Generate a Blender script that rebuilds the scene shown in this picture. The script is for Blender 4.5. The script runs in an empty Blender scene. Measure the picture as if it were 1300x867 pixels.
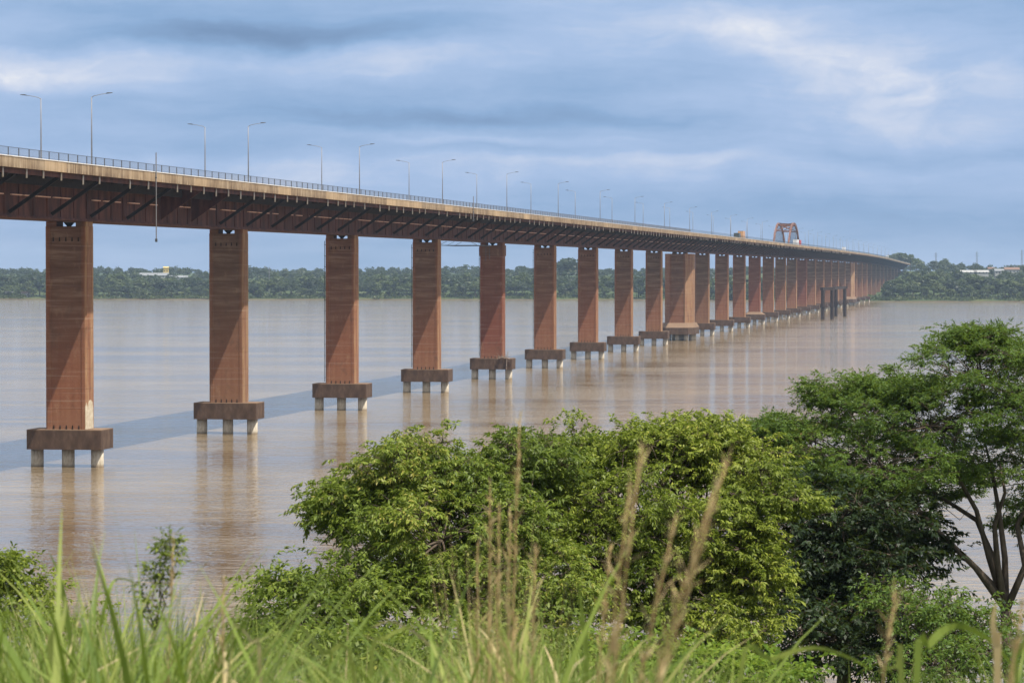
import bpy, math, random
import numpy as np
from mathutils import Vector, Matrix
R = math.radians
rng = np.random.default_rng(7)
random.seed(7)

# ------------------------------------------------------------------ camera, sky, sun, exposure
sc = bpy.context.scene
col = sc.collection
H = 30.2                       # eye height above the river
TH = math.atan(638 / 4000)     # the bridge runs this far to the right of the view axis
CT, ST = math.cos(TH), math.sin(TH)
TB, S0, SPAN = 144.3, 470.4, 100.0   # camera to bridge axis, first pier in view, pier spacing
cam_d = bpy.data.cameras.new('camera')
cam_d.sensor_width = 36.0
cam_d.lens = 36.0 * 4000 / 1300
cam_d.clip_start = 0.5
cam_d.clip_end = 40000
cam_d.dof.use_dof = True
cam_d.dof.focus_distance = 700
cam_d.dof.aperture_fstop = 9.5
cam = bpy.data.objects.new('camera', cam_d)
col.objects.link(cam)
cam.location = (0, 0, H)
cam.rotation_euler = (R(90) - math.atan((433.5 - 344) / 4000), 0, 0)
sc.camera = cam

# light travels along this vector (bridge frame: forward 0.52, across -1, down -2.35)
def frame(t, s, z): return Vector((CT * t + ST * s, -ST * t + CT * s, z))
LDIR = frame(-1.0, 0.52, -2.35).normalized()
sun_d = bpy.data.lights.new('sun', 'SUN')
sun_d.energy = 4.8
sun_d.angle = R(0.6)
sun_d.color = (1.0, 0.93, 0.82)
sun = bpy.data.objects.new('sun', sun_d)
col.objects.link(sun)
sun.rotation_euler = LDIR.to_track_quat('-Z', 'Y').to_euler()
sun.location = (0, 0, 200)
EL = math.asin(-LDIR.z)
AZ = math.atan2(-LDIR.x, -LDIR.y)      # clockwise from +Y

vs = sc.view_settings
vs.view_transform = 'Standard'
vs.look = 'None'
vs.exposure = 0.5
vs.gamma = 1.0
vs.use_curve_mapping = False
cy = sc.cycles
cy.max_bounces = 6
cy.diffuse_bounces = 3
cy.glossy_bounces = 2
cy.transmission_bounces = 3
cy.volume_bounces = 0
cy.transparent_max_bounces = 6
cy.sample_clamp_indirect = 3.0
cy.caustics_reflective = False
cy.caustics_refractive = False
cy.use_denoising = True


# ------------------------------------------------------------------ node helpers
class NT:
    def __init__(self, nt): self.nt = nt
    def n(self, typ, **kw):
        nd = self.nt.nodes.new(typ)
        for k, v in kw.items(): setattr(nd, k, v)
        return nd
    def put(self, sock, v):
        if isinstance(v, bpy.types.NodeSocket): self.nt.links.new(v, sock)
        elif isinstance(v, (tuple, list)) and len(v) == 3 and sock.type == 'RGBA': sock.default_value = (*v, 1)
        else: sock.default_value = v
    def m(self, op, a, b=None, c=None, clamp=False):
        nd = self.n('ShaderNodeMath', operation=op, use_clamp=clamp)
        self.put(nd.inputs[0], a)
        if b is not None: self.put(nd.inputs[1], b)
        if c is not None: self.put(nd.inputs[2], c)
        return nd.outputs[0]
    def vm(self, op, a, b):
        nd = self.n('ShaderNodeVectorMath', operation=op)
        self.put(nd.inputs[0], a); self.put(nd.inputs[1], b)
        return nd.outputs[0]
    def comb(self, x, y, z):
        nd = self.n('ShaderNodeCombineXYZ')
        for i, v in enumerate((x, y, z)): self.put(nd.inputs[i], v)
        return nd.outputs[0]
    def sep(self, v):
        nd = self.n('ShaderNodeSeparateXYZ'); self.put(nd.inputs[0], v)
        return nd.outputs
    def noise(self, vec, scale=1.0, detail=3.0, rough=0.5, dist=0.0, out=0):
        nd = self.n('ShaderNodeTexNoise')
        if vec is not None: self.put(nd.inputs['Vector'], vec)
        nd.inputs['Scale'].default_value = scale
        nd.inputs['Detail'].default_value = detail
        nd.inputs['Roughness'].default_value = rough
        nd.inputs['Distortion'].default_value = dist
        return nd.outputs[out]
    def mix(self, f, a, b, blend='MIX'):
        nd = self.n('ShaderNodeMix', data_type='RGBA', blend_type=blend)
        self.put(nd.inputs[0], f); self.put(nd.inputs[6], a); self.put(nd.inputs[7], b)
        return nd.outputs[2]
    def mr(self, v, a, b, c=0.0, d=1.0, smooth=False):
        nd = self.n('ShaderNodeMapRange')
        if smooth: nd.interpolation_type = 'SMOOTHSTEP'
        self.put(nd.inputs[0], v)
        for i, q in enumerate((a, b, c, d)): self.put(nd.inputs[i + 1], q)
        return nd.outputs[0]
    def ramp(self, f, stops):
        nd = self.n('ShaderNodeValToRGB')
        e = nd.color_ramp.elements
        while len(e) < len(stops): e.new(0.5)
        for el, (p, c) in zip(e, stops):
            el.position = p; el.color = (*c, 1)
        self.put(nd.inputs[0], f)
        return nd.outputs[0]
    def obj(self): return self.n('ShaderNodeTexCoord').outputs['Object']
    def pos(self): return self.n('ShaderNodeNewGeometry').outputs['Position']
    def rnd(self): return self.n('ShaderNodeObjectInfo').outputs['Random']
    def attr(self, name): return self.n('ShaderNodeAttribute', attribute_name=name).outputs['Fac']
    def bump(self, h, strength=0.3, dist=0.05):
        nd = self.n('ShaderNodeBump')
        nd.inputs['Strength'].default_value = strength
        nd.inputs['Distance'].default_value = dist
        self.put(nd.inputs['Height'], h)
        return nd.outputs[0]

def material(name, fn, rough=0.8, spec=0.3, metal=0.0):
    """fn(T) -> colour or (colour, normal); everything goes into one Principled shader."""
    m = bpy.data.materials.new(name)
    m.use_nodes = True
    nt = m.node_tree
    b = nt.nodes['Principled BSDF']
    T = NT(nt)
    r = fn(T)
    c, nrm = r if isinstance(r, tuple) and len(r) == 2 else (r, None)
    T.put(b.inputs['Base Color'], c)
    if nrm is not None: T.put(b.inputs['Normal'], nrm)
    b.inputs['Roughness'].default_value = rough
    b.inputs['Metallic'].default_value = metal
    b.inputs['Specular IOR Level'].default_value = spec
    return m

# ------------------------------------------------------------------ world: sky + cloud deck
world = bpy.data.worlds.new('World')
sc.world = world
world.use_nodes = True
wt = NT(world.node_tree)
bg = world.node_tree.nodes['Background']
bg.inputs['Strength'].default_value = 0.1
skyn = wt.n('ShaderNodeTexSky', sky_type='NISHITA', sun_disc=False)
skyn.sun_elevation = EL
skyn.sun_rotation = AZ
skyn.air_density = 1.2
skyn.dust_density = 1.5
dirv = wt.n('ShaderNodeTexCoord').outputs['Generated']
dx, dy, dz = wt.sep(dirv)
zc = wt.m('MAXIMUM', dz, 0.0)
k = wt.m('DIVIDE', 1.0, wt.m('ADD', zc, 0.10))
plane = wt.comb(wt.m('MULTIPLY', dx, k), wt.m('MULTIPLY', dy, k), 0.0)   # flat cloud deck seen in perspective
n_big = wt.noise(plane, 0.9, 6, 0.58, 0.3)
ydiv = wt.m('MAXIMUM', wt.m('ABSOLUTE', dy), 0.05)
u = wt.m('DIVIDE', dx, ydiv)
v = wt.m('DIVIDE', dz, ydiv)
uv = wt.comb(u, wt.m('MULTIPLY', v, 2.0), 0.0)
warp = wt.noise(uv, 16, 6, 0.55, 0.0, 1)
wx, wy, _ = wt.sep(warp)
u2 = wt.m('ADD', u, wt.m('MULTIPLY', wt.m('SUBTRACT', wx, 0.5), 0.06))
v2 = wt.m('ADD', v, wt.m('MULTIPLY', wt.m('SUBTRACT', wy, 0.5), 0.022))
fwd = wt.m('GREATER_THAN', dy, 0.0)
lay = wt.noise(wt.comb(wt.m('MULTIPLY', u2, 7.0), wt.m('MULTIPLY', v2, 62.0), 4.2), 1.0, 6, 0.6)       # stacked layers towards the horizon
fine = wt.noise(wt.comb(u2, wt.m('MULTIPLY', v2, 1.5), 0.0), 38, 9, 0.62)
dens = wt.m('ADD', wt.m('MULTIPLY', wt.m('SUBTRACT', n_big, 0.5), 0.55), wt.m('MULTIPLY', wt.m('SUBTRACT', lay, 0.5), 0.62))
# cloud banks and gaps of this afternoon's deck: azimuth, elevation, width, height, amount
for (px, py, rx, ry, am) in [
        (40, 92, 120, 30, .42), (480, 85, 130, 24, .24), (960, 38, 90, 28, .32), (1080, 75, 90, 30, .40), (1170, 110, 60, 22, .30),
        (1255, 90, 40, 22, .22), (760, 20, 150, 60, .10), (1150, 160, 150, 22, .16), (830, 207, 260, 11, .22), (620, 178, 180, 7, .16),
        (330, 42, 290, 22, -.46), (150, 6, 320, 14, -.16), (650, 150, 300, 15, -.32), (1150, 106, 24, 8, -.34),
        (1120, 205, 200, 10, -.14), (930, 262, 420, 24, -.20), (230, 195, 200, 26, -.10), (1180, 295, 300, 26, -.14), (300, 300, 400, 30, -.10),
        (780, 115, 90, 26, -.08)]:
    a = wt.m('MULTIPLY', wt.m('SUBTRACT', u2, (px - 650) / 4000), 4000 / rx)
    b = wt.m('MULTIPLY', wt.m('SUBTRACT', v2, (344 - py) / 4000), 4000 / ry)
    g = wt.m('POWER', 2.718, wt.m('MULTIPLY', wt.m('ADD', wt.m('MULTIPLY', a, a), wt.m('MULTIPLY', b, b)), -1.0))
    dens = wt.m('ADD', dens, wt.m('MULTIPLY', wt.m('MULTIPLY', g, am), fwd))
bill = wt.m('ADD', 0.16, wt.m('MULTIPLY', wt.m('MAXIMUM', wt.m('ADD', dens, 0.02), 0.0), 2.6))
dens = wt.m('ADD', dens, wt.m('MULTIPLY', wt.m('SUBTRACT', fine, 0.5), bill))
shade = wt.m('ADD', dens, 0.46)
cloud = wt.ramp(shade, [(0.0, (.12, .20, .345)), (0.25, (.178, .29, .475)), (0.5, (.275, .375, .56)), (0.75, (.425, .48, .605)), (1.0, (.60, .61, .65))])
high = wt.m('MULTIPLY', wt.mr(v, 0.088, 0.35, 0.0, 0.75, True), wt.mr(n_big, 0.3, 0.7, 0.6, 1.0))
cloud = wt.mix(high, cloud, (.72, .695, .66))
cloud10 = wt.mix(1.0, cloud, (10, 10, 10), 'MULTIPLY')
cover = wt.mr(v, 0.0, 0.03, 0.85, 0.95)
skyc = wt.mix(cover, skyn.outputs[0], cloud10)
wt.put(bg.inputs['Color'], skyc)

# ------------------------------------------------------------------ mesh helpers
class MB:
    def __init__(self): self.v = []; self.f = []; self.n = 0
    def add(self, vs_, fs):
        o = self.n
        self.v.extend([tuple(p) for p in vs_]); self.n += len(vs_)
        self.f.extend([tuple(i + o for i in f) for f in fs])
        return self
    def box(self, x0, x1, y0, y1, z0, z1):
        return self.add([(x0, y0, z0), (x1, y0, z0), (x1, y1, z0), (x0, y1, z0), (x0, y0, z1), (x1, y0, z1), (x1, y1, z1), (x0, y1, z1)],
                        [(3, 2, 1, 0), (4, 5, 6, 7), (0, 1, 5, 4), (1, 2, 6, 5), (2, 3, 7, 6), (3, 0, 4, 7)])
    def rings(self, rings, cap=True, closed=True):
        n = len(rings[0]); fs = []
        for k in range(len(rings) - 1):
            for i in range(n if closed else n - 1):
                j = (i + 1) % n
                fs.append((k * n + i, k * n + j, (k + 1) * n + j, (k + 1) * n + i))
        if cap:
            fs.append(tuple(range(n))[::-1]); fs.append(tuple((len(rings) - 1) * n + i for i in range(n)))
        return self.add([p for r in rings for p in r], fs)
    def prism(self, poly, z0, z1): return self.rings([[(x, y, z0) for x, y in poly], [(x, y, z1) for x, y in poly]])
    def tube(self, pts, radii, n=6):
        pts = [Vector(p) for p in pts]; rr = []
        up = Vector((0.31, 0.17, 0.93)).normalized()
        for i, p in enumerate(pts):
            d = (pts[min(i + 1, len(pts) - 1)] - pts[max(i - 1, 0)]).normalized()
            a = d.cross(up if abs(d.dot(up)) < 0.95 else Vector((1, 0, 0))).normalized(); b = d.cross(a)
            r = radii[i] if isinstance(radii, (list, tuple)) else radii
            rr.append([p + (a * math.cos(q) + b * math.sin(q)) * r for q in (2 * math.pi * k / n for k in range(n))])
        return self.rings(rr)
    def bar(self, a, b, w, h):
        """rectangular bar from a to b, w across, h up"""
        a, b = Vector(a), Vector(b); d = (b - a).normalized()
        s = d.cross(Vector((0, 0, 1)))
        s = s.normalized() if s.length > 1e-4 else Vector((1, 0, 0))
        q = s.cross(d).normalized()
        return self.rings([[p + s * x * w / 2 + q * y * h / 2 for x, y in ((-1, -1), (1, -1), (1, 1), (-1, 1))] for p in (a, b)])
    def mesh(self, name, mat, smooth=False):
        me = bpy.data.meshes.new(name)
        me.from_pydata(self.v, [], self.f)
        me.materials.append(mat)
        if smooth: me.polygons.foreach_set('use_smooth', [True] * len(me.polygons))
        me.update()
        return me
    def build(self, name, mat, parent=None, smooth=False, loc=(0, 0, 0), fix=True):
        me = self.mesh(name, mat, smooth)
        if fix:
            import bmesh
            bm = bmesh.new(); bm.from_mesh(me); bmesh.ops.recalc_face_normals(bm, faces=bm.faces); bm.to_mesh(me); bm.free()
        return link(name, me, parent, loc)

def link(name, data, parent=None, loc=(0, 0, 0), rot=(0, 0, 0)):
    o = bpy.data.objects.new(name, data)
    col.objects.link(o)
    o.parent = parent
    o.location = loc
    o.rotation_euler = rot
    return o
def tag(o, label=None, cat=None, group=None, kind=None):
    for k_, v_ in (('label', label), ('category', cat), ('group', group), ('kind', kind)):
        if v_: o[k_] = v_
    return o
def copy_tree(o, parent=None):
    c = o.copy(); col.objects.link(c); c.parent = parent
    for ch in list(o.children): copy_tree(ch, c)
    return c
def tri_mesh(name, verts, faces_n, mat, tint=None, smooth=False):
    """fast mesh from an array of quads: verts (n,4,3)"""
    nq = verts.shape[0]; kq = verts.shape[1]
    me = bpy.data.meshes.new(name)
    me.vertices.add(nq * kq); me.vertices.foreach_set('co', verts.reshape(-1).astype(np.float32))
    me.loops.add(nq * kq); me.loops.foreach_set('vertex_index', np.arange(nq * kq, dtype=np.int32))
    me.polygons.add(nq); me.polygons.foreach_set('loop_start', np.arange(nq, dtype=np.int32) * kq)
    me.polygons.foreach_set('loop_total', np.full(nq, kq, dtype=np.int32))
    if tint is not None:
        at = me.attributes.new('tint', 'FLOAT', 'POINT')
        at.data.foreach_set('value', np.repeat(tint, kq).astype(np.float32))
    me.materials.append(mat)
    me.update(calc_edges=True)
    return me

# ------------------------------------------------------------------ materials
def m_terracotta(red):
    def fn(T):
        p = T.obj(); x, y, z = T.sep(p)
        st = T.noise(T.vm('MULTIPLY', p, (1.0, 1.0, 0.05)), 1.6, 5, 0.6)
        bd = T.noise(T.vm('MULTIPLY', p, (0.10, 0.10, 1.0)), 1.1, 4, 0.65)
        gr = T.noise(p, 4.0, 5, 0.65)
        base = T.ramp(T.m('ADD', T.m('MULTIPLY', st, 0.6), T.m('MULTIPLY', gr, 0.4)), [(0.3, (.175, .068, .036)), (0.5, (.245, .10, .052)), (0.7, (.31, .16, .088))])
        if red: base = T.mix(0.85, base, (.175, .043, .028))
        grey = T.ramp(bd, [(0.32, (.06, .043, .030)), (0.52, (.135, .094, .064)), (0.68, (.26, .20, .145))])
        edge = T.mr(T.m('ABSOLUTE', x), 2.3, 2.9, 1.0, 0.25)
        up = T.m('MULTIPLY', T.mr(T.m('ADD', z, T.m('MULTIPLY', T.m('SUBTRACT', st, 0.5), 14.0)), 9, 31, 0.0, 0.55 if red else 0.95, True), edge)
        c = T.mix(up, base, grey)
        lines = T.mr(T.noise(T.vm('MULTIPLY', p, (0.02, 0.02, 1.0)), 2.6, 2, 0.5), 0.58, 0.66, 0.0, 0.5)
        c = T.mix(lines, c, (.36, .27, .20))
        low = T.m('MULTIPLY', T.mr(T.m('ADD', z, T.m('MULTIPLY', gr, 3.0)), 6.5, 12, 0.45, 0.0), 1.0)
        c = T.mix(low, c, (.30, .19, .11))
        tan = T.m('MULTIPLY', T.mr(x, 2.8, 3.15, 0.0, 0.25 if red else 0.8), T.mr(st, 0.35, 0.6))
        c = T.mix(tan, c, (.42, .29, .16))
        o = T.rnd()
        c = T.mix(T.mr(o, 0, 1, 0.0, 0.45), c, T.mix(T.mr(T.m('FRACT', T.m('MULTIPLY', o, 7.3)), 0, 1), (.15, .10, .065), (.26, .09, .05)))
        blot = T.noise(T.vm('ADD', T.vm('MULTIPLY', p, (1, 1, .5)), T.comb(T.m('MULTIPLY', o, 50.0), 0.0, 0.0)), .55, 6, .7)
        c = T.mix(T.mr(blot, .55, .72, 0.0, .55), c, (.085, .055, .038))
        c = T.mix(T.mr(blot, .42, .30, 0.0, .40), c, (.38, .25, .15))
        return c, T.bump(T.m('ADD', gr, bd), 0.35, 0.08)
    return material('terracotta_concrete', fn, 0.9, 0.2)
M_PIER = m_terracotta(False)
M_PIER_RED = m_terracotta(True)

def _cap(T):
    p = T.obj(); x, y, z = T.sep(p)
    st = T.noise(T.vm('MULTIPLY', p, (1.0, 1.0, 0.45)), 0.8, 6, 0.65)
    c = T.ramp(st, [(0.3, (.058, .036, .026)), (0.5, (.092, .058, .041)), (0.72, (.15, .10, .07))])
    c = T.mix(T.mr(z, 5.60, 5.8, 0.0, 0.6), c, (.27, .18, .115))  # sunlit top edge of the cap is put into the colour
    return c, T.bump(T.noise(p, 3, 5, 0.7), 0.3, 0.08)
M_CAP = material('stained_cap_sunlit_top', _cap, 0.9, 0.2)
def _pile(T):
    p = T.obj(); x, y, z = T.sep(p)
    n = T.noise(T.vm('MULTIPLY', p, (1, 1, .4)), 2.2, 5, 0.65)
    c = T.ramp(n, [(0.3, (.28, .23, .16)), (0.55, (.50, .45, .36)), (0.75, (.62, .58, .50))])
    return T.mix(T.mr(z, 0.1, 0.55, 0.7, 0.0), c, (.17, .12, .07)), T.bump(n, 0.3, 0.05)
M_PILE = material('pale_pile_concrete', _pile, 0.9, 0.2)
def _fascia(T):
    p = T.obj(); x, y, z = T.sep(p)
    g = T.pos()
    st = T.noise(T.vm('MULTIPLY', g, (1.0, 1.0, 0.08)), 1.1, 5, 0.7)
    bl = T.noise(T.vm('MULTIPLY', g, (1, 1, .5)), 0.35, 5, 0.7)
    c = T.ramp(T.m('ADD', T.m('MULTIPLY', st, 0.5), T.m('MULTIPLY', bl, 0.5)), [(0.34, (.09, .055, .034)), (0.44, (.20, .142, .09)), (0.54, (.33, .25, .165)), (0.70, (.52, .43, .31))])
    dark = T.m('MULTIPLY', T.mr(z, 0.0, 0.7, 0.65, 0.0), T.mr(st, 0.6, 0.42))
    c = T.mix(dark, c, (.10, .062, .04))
    c = T.mix(T.mr(T.rnd(), 0.72, 1.0, 0.0, 0.55), c, (.60, .44, .27))
    return c, T.bump(st, 0.2, 0.05)
M_FASCIA = material('weathered_tan_concrete', _fascia, 0.9, 0.2)
M_COPING = material('pale_coping_concrete', lambda T: T.mix(T.mr(T.noise(T.pos(), .5, 4, .6), .3, .7), (.60, .56, .50), (.82, .80, .76)), 0.85, 0.2)
def _steel(T):
    p = T.pos()
    st = T.noise(T.vm('MULTIPLY', p, (.5, .5, .12)), 1.0, 5, 0.65)
    c = T.ramp(st, [(0.3, (.034, .014, .011)), (0.5, (.080, .028, .020)), (0.7, (.150, .058, .040))])
    return c, T.bump(st, 0.1, 0.05)
M_GIRDER = material('rust_red_girder_paint', _steel, 0.75, 0.25)
M_STRUT = material('dark_strut_steel', lambda T: T.ramp(T.noise(T.pos(), .8, 4, .6), [(.3, (.012, .010, .010)), (.7, (.03, .023, .021))]), 0.8, 0.2)
M_SLAB = material('dark_slab_concrete', lambda T: T.ramp(T.noise(T.pos(), .4, 4, .6), [(.3, (.03, .025, .023)), (.7, (.06, .05, .045))]), 0.9, 0.1)  # slab is an even dark grey-brown all over
M_LEDGE = material('pale_pink_ledge', lambda T: T.mix(T.noise(T.pos(), 1.2, 3), (.70, .42, .32), (.90, .66, .55)), 0.8, 0.2)  # pale pink tone of the broken ledge
M_PVC = material('white_drain_pipe', lambda T: T.mix(T.noise(T.pos(), 3, 3), (.62, .60, .57), (.85, .84, .82)), 0.5, 0.4)
M_RAIL = material('dark_grey_railing_paint', lambda T: T.mix(T.noise(T.pos(), 2, 3), (.05, .055, .065), (.09, .10, .11)), 0.6, 0.4)
M_GALV = material('grey_galvanised_steel', lambda T: T.mix(T.noise(T.pos(), 2, 3), (.17, .17, .18), (.27, .27, .28)), 0.55, 0.4, 0.4)
M_BLACK = material('slot_shade_bearing_black', lambda T: T.mix(T.noise(T.obj(), 6, 2), (.012, .010, .009), (.03, .025, .02)), 0.95, 0.05)
M_ARCH = material('rusty_arch_steel', lambda T: T.ramp(T.noise(T.pos(), .3, 4, .6), [(.3, (.085, .04, .03)), (.7, (.22, .11, .08))]), 0.75, 0.25)
M_ASPH = material('deck_asphalt', lambda T: T.mix(T.noise(T.pos(), 3, 4), (.04, .04, .042), (.065, .064, .062)), 0.9, 0.2)
M_DOLPHIN = material('black_wet_timber_concrete', lambda T: T.ramp(T.noise(T.obj(), .5, 5, .65), [(.3, (.018, .013, .012)), (.7, (.06, .042, .036))]), 0.85, 0.2)

def leaf_material(name, stops, trans=0.35, tcol=(.30, .42, .05)):
    m = bpy.data.materials.new(name); m.use_nodes = True
    nt = m.node_tree; T = NT(nt); b = nt.nodes['Principled BSDF']; out = nt.nodes['Material Output']
    c = T.ramp(T.attr('tint'), stops)
    c = T.mix(T.mr(T.noise(T.pos(), 0.9, 3, .6), .35, .7, 0.0, 0.35), c, stops[0][1])
    T.put(b.inputs['Base Color'], c)
    b.inputs['Roughness'].default_value = 0.5
    b.inputs['Specular IOR Level'].default_value = 0.25
    t = T.n('ShaderNodeBsdfTranslucent')
    T.put(t.inputs['Color'], T.mix(0.6, c, tcol))
    mx = T.n('ShaderNodeMixShader'); mx.inputs[0].default_value = trans
    nt.links.new(b.outputs[0], mx.inputs[1]); nt.links.new(t.outputs[0], mx.inputs[2]); nt.links.new(mx.outputs[0], out.inputs['Surface'])
    return m
M_LEAF_BRIGHT = leaf_material('bright_broad_leaf', [(0, (.06, .09, .012)), (.4, (.16, .205, .024)), (.8, (.29, .33, .045)), (1, (.38, .35, .07))], 0.28)
M_LEAF_MID = leaf_material('mid_green_leaf', [(0, (.045, .075, .013)), (.45, (.12, .17, .023)), (.85, (.23, .285, .04)), (1, (.32, .29, .06))], 0.28)
M_LEAF_FEATHER = leaf_material('feathery_leaf', [(0, (.04, .08, .014)), (.5, (.085, .15, .024)), (.93, (.15, .22, .036)), (1, (.22, .14, .055))], 0.28)
M_LEAF_SHADED = leaf_material('shade_darkened_leaf', [(0, (.012, .024, .009)), (.6, (.022, .042, .014)), (1, (.05, .085, .025))], 0.1)  # deep shade under the canopy is put into this leaf colour
M_LEAF_LIME = leaf_material('lime_young_leaf', [(0, (.07, .14, .018)), (.5, (.15, .25, .03)), (1, (.27, .33, .05))], 0.4)
M_LEAF_FAR = leaf_material('far_wood_leaf', [(0, (.011, .022, .008)), (.5, (.024, .042, .013)), (1, (.068, .08, .024))], 0.15)
M_GRASS = leaf_material('tall_grass_blade', [(0, (.06, .10, .015)), (.35, (.13, .19, .028)), (.6, (.21, .27, .05)), (.78, (.31, .33, .09)), (.9, (.42, .36, .16)), (1, (.56, .44, .25))], 0.25)
M_DRY = leaf_material('dry_straw', [(0, (.40, .28, .13)), (.6, (.60, .47, .24)), (1, (.70, .58, .34))], 0.3, (.6, .45, .2))
M_BARK = material('grey_brown_bark', lambda T: (T.ramp(T.noise(T.vm('MULTIPLY', T.obj(), (1, 1, .25)), 7, 5, .65), [(.3, (.05, .037, .027)), (.7, (.16, .125, .095))]), T.bump(T.noise(T.obj(), 14, 4), .5, .02)), 0.9, 0.2)

def _ground(T):
    p = T.pos()
    n = T.noise(p, 0.35, 6, .65)
    return T.ramp(n, [(.3, (.03, .045, .014)), (.5, (.055, .075, .022)), (.68, (.11, .09, .045))]), T.bump(n, .4, .3)
M_GROUND = material('grassy_bank_soil', _ground, 0.95, 0.1)
def _farland(T):
    p = T.pos(); x, y, z = T.sep(p)
    n = T.noise(p, 0.02, 6, .65)
    g = T.ramp(n, [(.3, (.03, .05, .018)), (.55, (.06, .085, .03)), (.7, (.13, .12, .05))])
    return T.mix(T.mr(T.m('ADD', z, T.m('MULTIPLY', n, 2.0)), 1.2, 2.2, 1.0, 0.0), g, (.095, .07, .045))
M_FARLAND = material('far_bank_earth', _farland, 0.95, 0.1)

# silty river: the roughness of the ripples comes in long patches
m = bpy.data.materials.new('silty_river_water'); m.use_nodes = True
T = NT(m.node_tree); b = m.node_tree.nodes['Principled BSDF']
p = T.pos()
patch = T.noise(T.vm('MULTIPLY', p, (.0045, .016, 0)), 1.0, 5, .6, .6)
patch2 = T.noise(T.vm('MULTIPLY', p, (.02, .06, 0)), 1.0, 6, .68, 1.2)
pm = T.m('ADD', T.m('MULTIPLY', patch, .65), T.m('MULTIPLY', patch2, .35))
T.put(b.inputs['Base Color'], T.ramp(pm, [(.36, (.138, .095, .049)), (.5, (.207, .152, .086)), (.64, (.285, .22, .138))]))
b.inputs['Roughness'].default_value = .06
b.inputs['IOR'].default_value = 1.33
b.inputs['Specular IOR Level'].default_value = .70
amp = T.mr(pm, .41, .59, .60, 1.45, True)
w1 = T.noise(T.vm('MULTIPLY', p, (.30, .45, 0)), 1.0, 3, .55, .3)
w2 = T.noise(T.vm('MULTIPLY', p, (1.3, 1.9, 0)), 1.0, 2, .5, .2)
w3 = T.noise(T.vm('MULTIPLY', p, (.05, .09, 0)), 1.0, 2, .5, .5)
hgt = T.m('ADD', T.m('MULTIPLY', T.m('ADD', T.m('MULTIPLY', w1, .40), T.m('MULTIPLY', w2, .11)), amp), T.m('MULTIPLY', w3, .5))
bn = T.bump(hgt, 1.0, 1.0)
T.put(b.inputs['Normal'], bn)
M_WATER = m

# ------------------------------------------------------------------ terrain, river, far bank
def sheet(name, xs, ys, zf, mat, kind='structure'):
    X, Y = np.meshgrid(xs, ys)
    Z = zf(X, Y)
    nx, ny = len(xs), len(ys)
    vv = np.stack([X, Y, Z], -1).reshape(-1, 3)
    idx = np.arange(nx * ny).reshape(ny, nx)
    f = np.stack([idx[:-1, :-1], idx[:-1, 1:], idx[1:, 1:], idx[1:, :-1]], -1).reshape(-1, 4)
    me = bpy.data.meshes.new(name)
    me.from_pydata(vv.tolist(), [], f.tolist())
    me.polygons.foreach_set('use_smooth', [True] * len(me.polygons))
    me.materials.append(mat)
    o = link(name, me)
    return tag(o, kind=kind)

def near_z(X, Y):
    X = np.asarray(X, float); Y = np.asarray(Y, float)
    z = np.interp(Y, [-250, 0, 12, 26, 60, 95, 130, 168, 200, 260], [28.9, 28.6, 27.4, 25.6, 19.4, 13.6, 7.4, 0.6, -2.0, -3.0])
    w = np.clip((Y - 5) / 20, 0, 1)
    z = z + w * (0.25 * np.sin(X * .21 + 1) * np.sin(Y * .17) + .5 * np.sin(X * .043 + Y * .03))
    return z
sheet('river_bank', np.concatenate([np.linspace(-700, -40, 34), np.linspace(-36, 36, 49), np.linspace(40, 700, 34)]),
      np.concatenate([np.linspace(-250, -10, 9), np.linspace(-6, 60, 45), np.linspace(65, 260, 40)]), near_z, M_GROUND)
sheet('river', np.linspace(-5000, 5000, 3), np.linspace(90, 3900, 3), lambda X, Y: X * 0.0, M_WATER)

def shore_y(X): return np.interp(X, [-5000, -545, 0, 200, 300, 360, 560, 5000], [3750, 3352, 3296, 3245, 3120, 3085, 3078, 2900])
def far_z(X, Y):
    X = np.asarray(X, float); Y = np.asarray(Y, float)
    d = Y - shore_y(X) + 7 * np.sin(X * .05) + 4 * np.sin(X * .13 + 1)
    z = np.interp(d, [-200, -12, 0, 12, 120, 420, 900, 2500, 6000], [-6, -1.5, 0, 2.2, 4.0, 11, 21, 23, 26])
    hill = np.exp(-((X - 640) / 260) ** 2) * np.interp(d, [0, 200, 1000, 6000], [0, 1, 4, 4])
    near_road = np.exp(-((X - 500) / 120) ** 2) * np.interp(d, [300, 1050, 2500], [0, 5, 0])
    return z + hill + near_road + np.interp(d, [0, 60], [0, 1]) * (1.2 * np.sin(X * .011 + 2) + .8 * np.sin(Y * .013))
sheet('far_bank', np.linspace(-4900, 4900, 197), np.concatenate([np.linspace(2860, 3500, 81), np.linspace(3520, 5000, 60), np.linspace(5200, 9200, 18)]), far_z, M_FARLAND)

# ------------------------------------------------------------------ the bridge
def zoff(s): return float(np.interp(s, [100, 430, 900, 1500, 2300, 2900, 3300, 4200], [-.1, 0, .35, .7, .7, .1, -1.2, -7.0]))
bridge = link('bridge', None, None, tuple(frame(-TB, 0, 0)), (0, 0, -TH))
bridge.empty_display_size = 5
tag(bridge, 'long red-brown girder bridge on tall piers crossing the wide muddy river', 'bridge')
S_A, S_Z = 165.0, 4080.0
TE = 12.0
def extrude(name, poly, mat, s0=S_A, s1=S_Z, step=20.0, parent=bridge, smooth=False):
    n = max(1, int(round((s1 - s0) / step)))
    return MB().rings([[(t, s, z + zoff(s)) for t, z in poly] for s in np.linspace(s0, s1, n + 1)]).build(name, mat, parent, smooth)
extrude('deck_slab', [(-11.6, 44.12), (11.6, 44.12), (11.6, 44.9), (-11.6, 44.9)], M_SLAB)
extrude('road_surface', [(-11.4, 44.904), (11.4, 44.904), (11.4, 44.96), (-11.4, 44.96)], M_ASPH)
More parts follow.
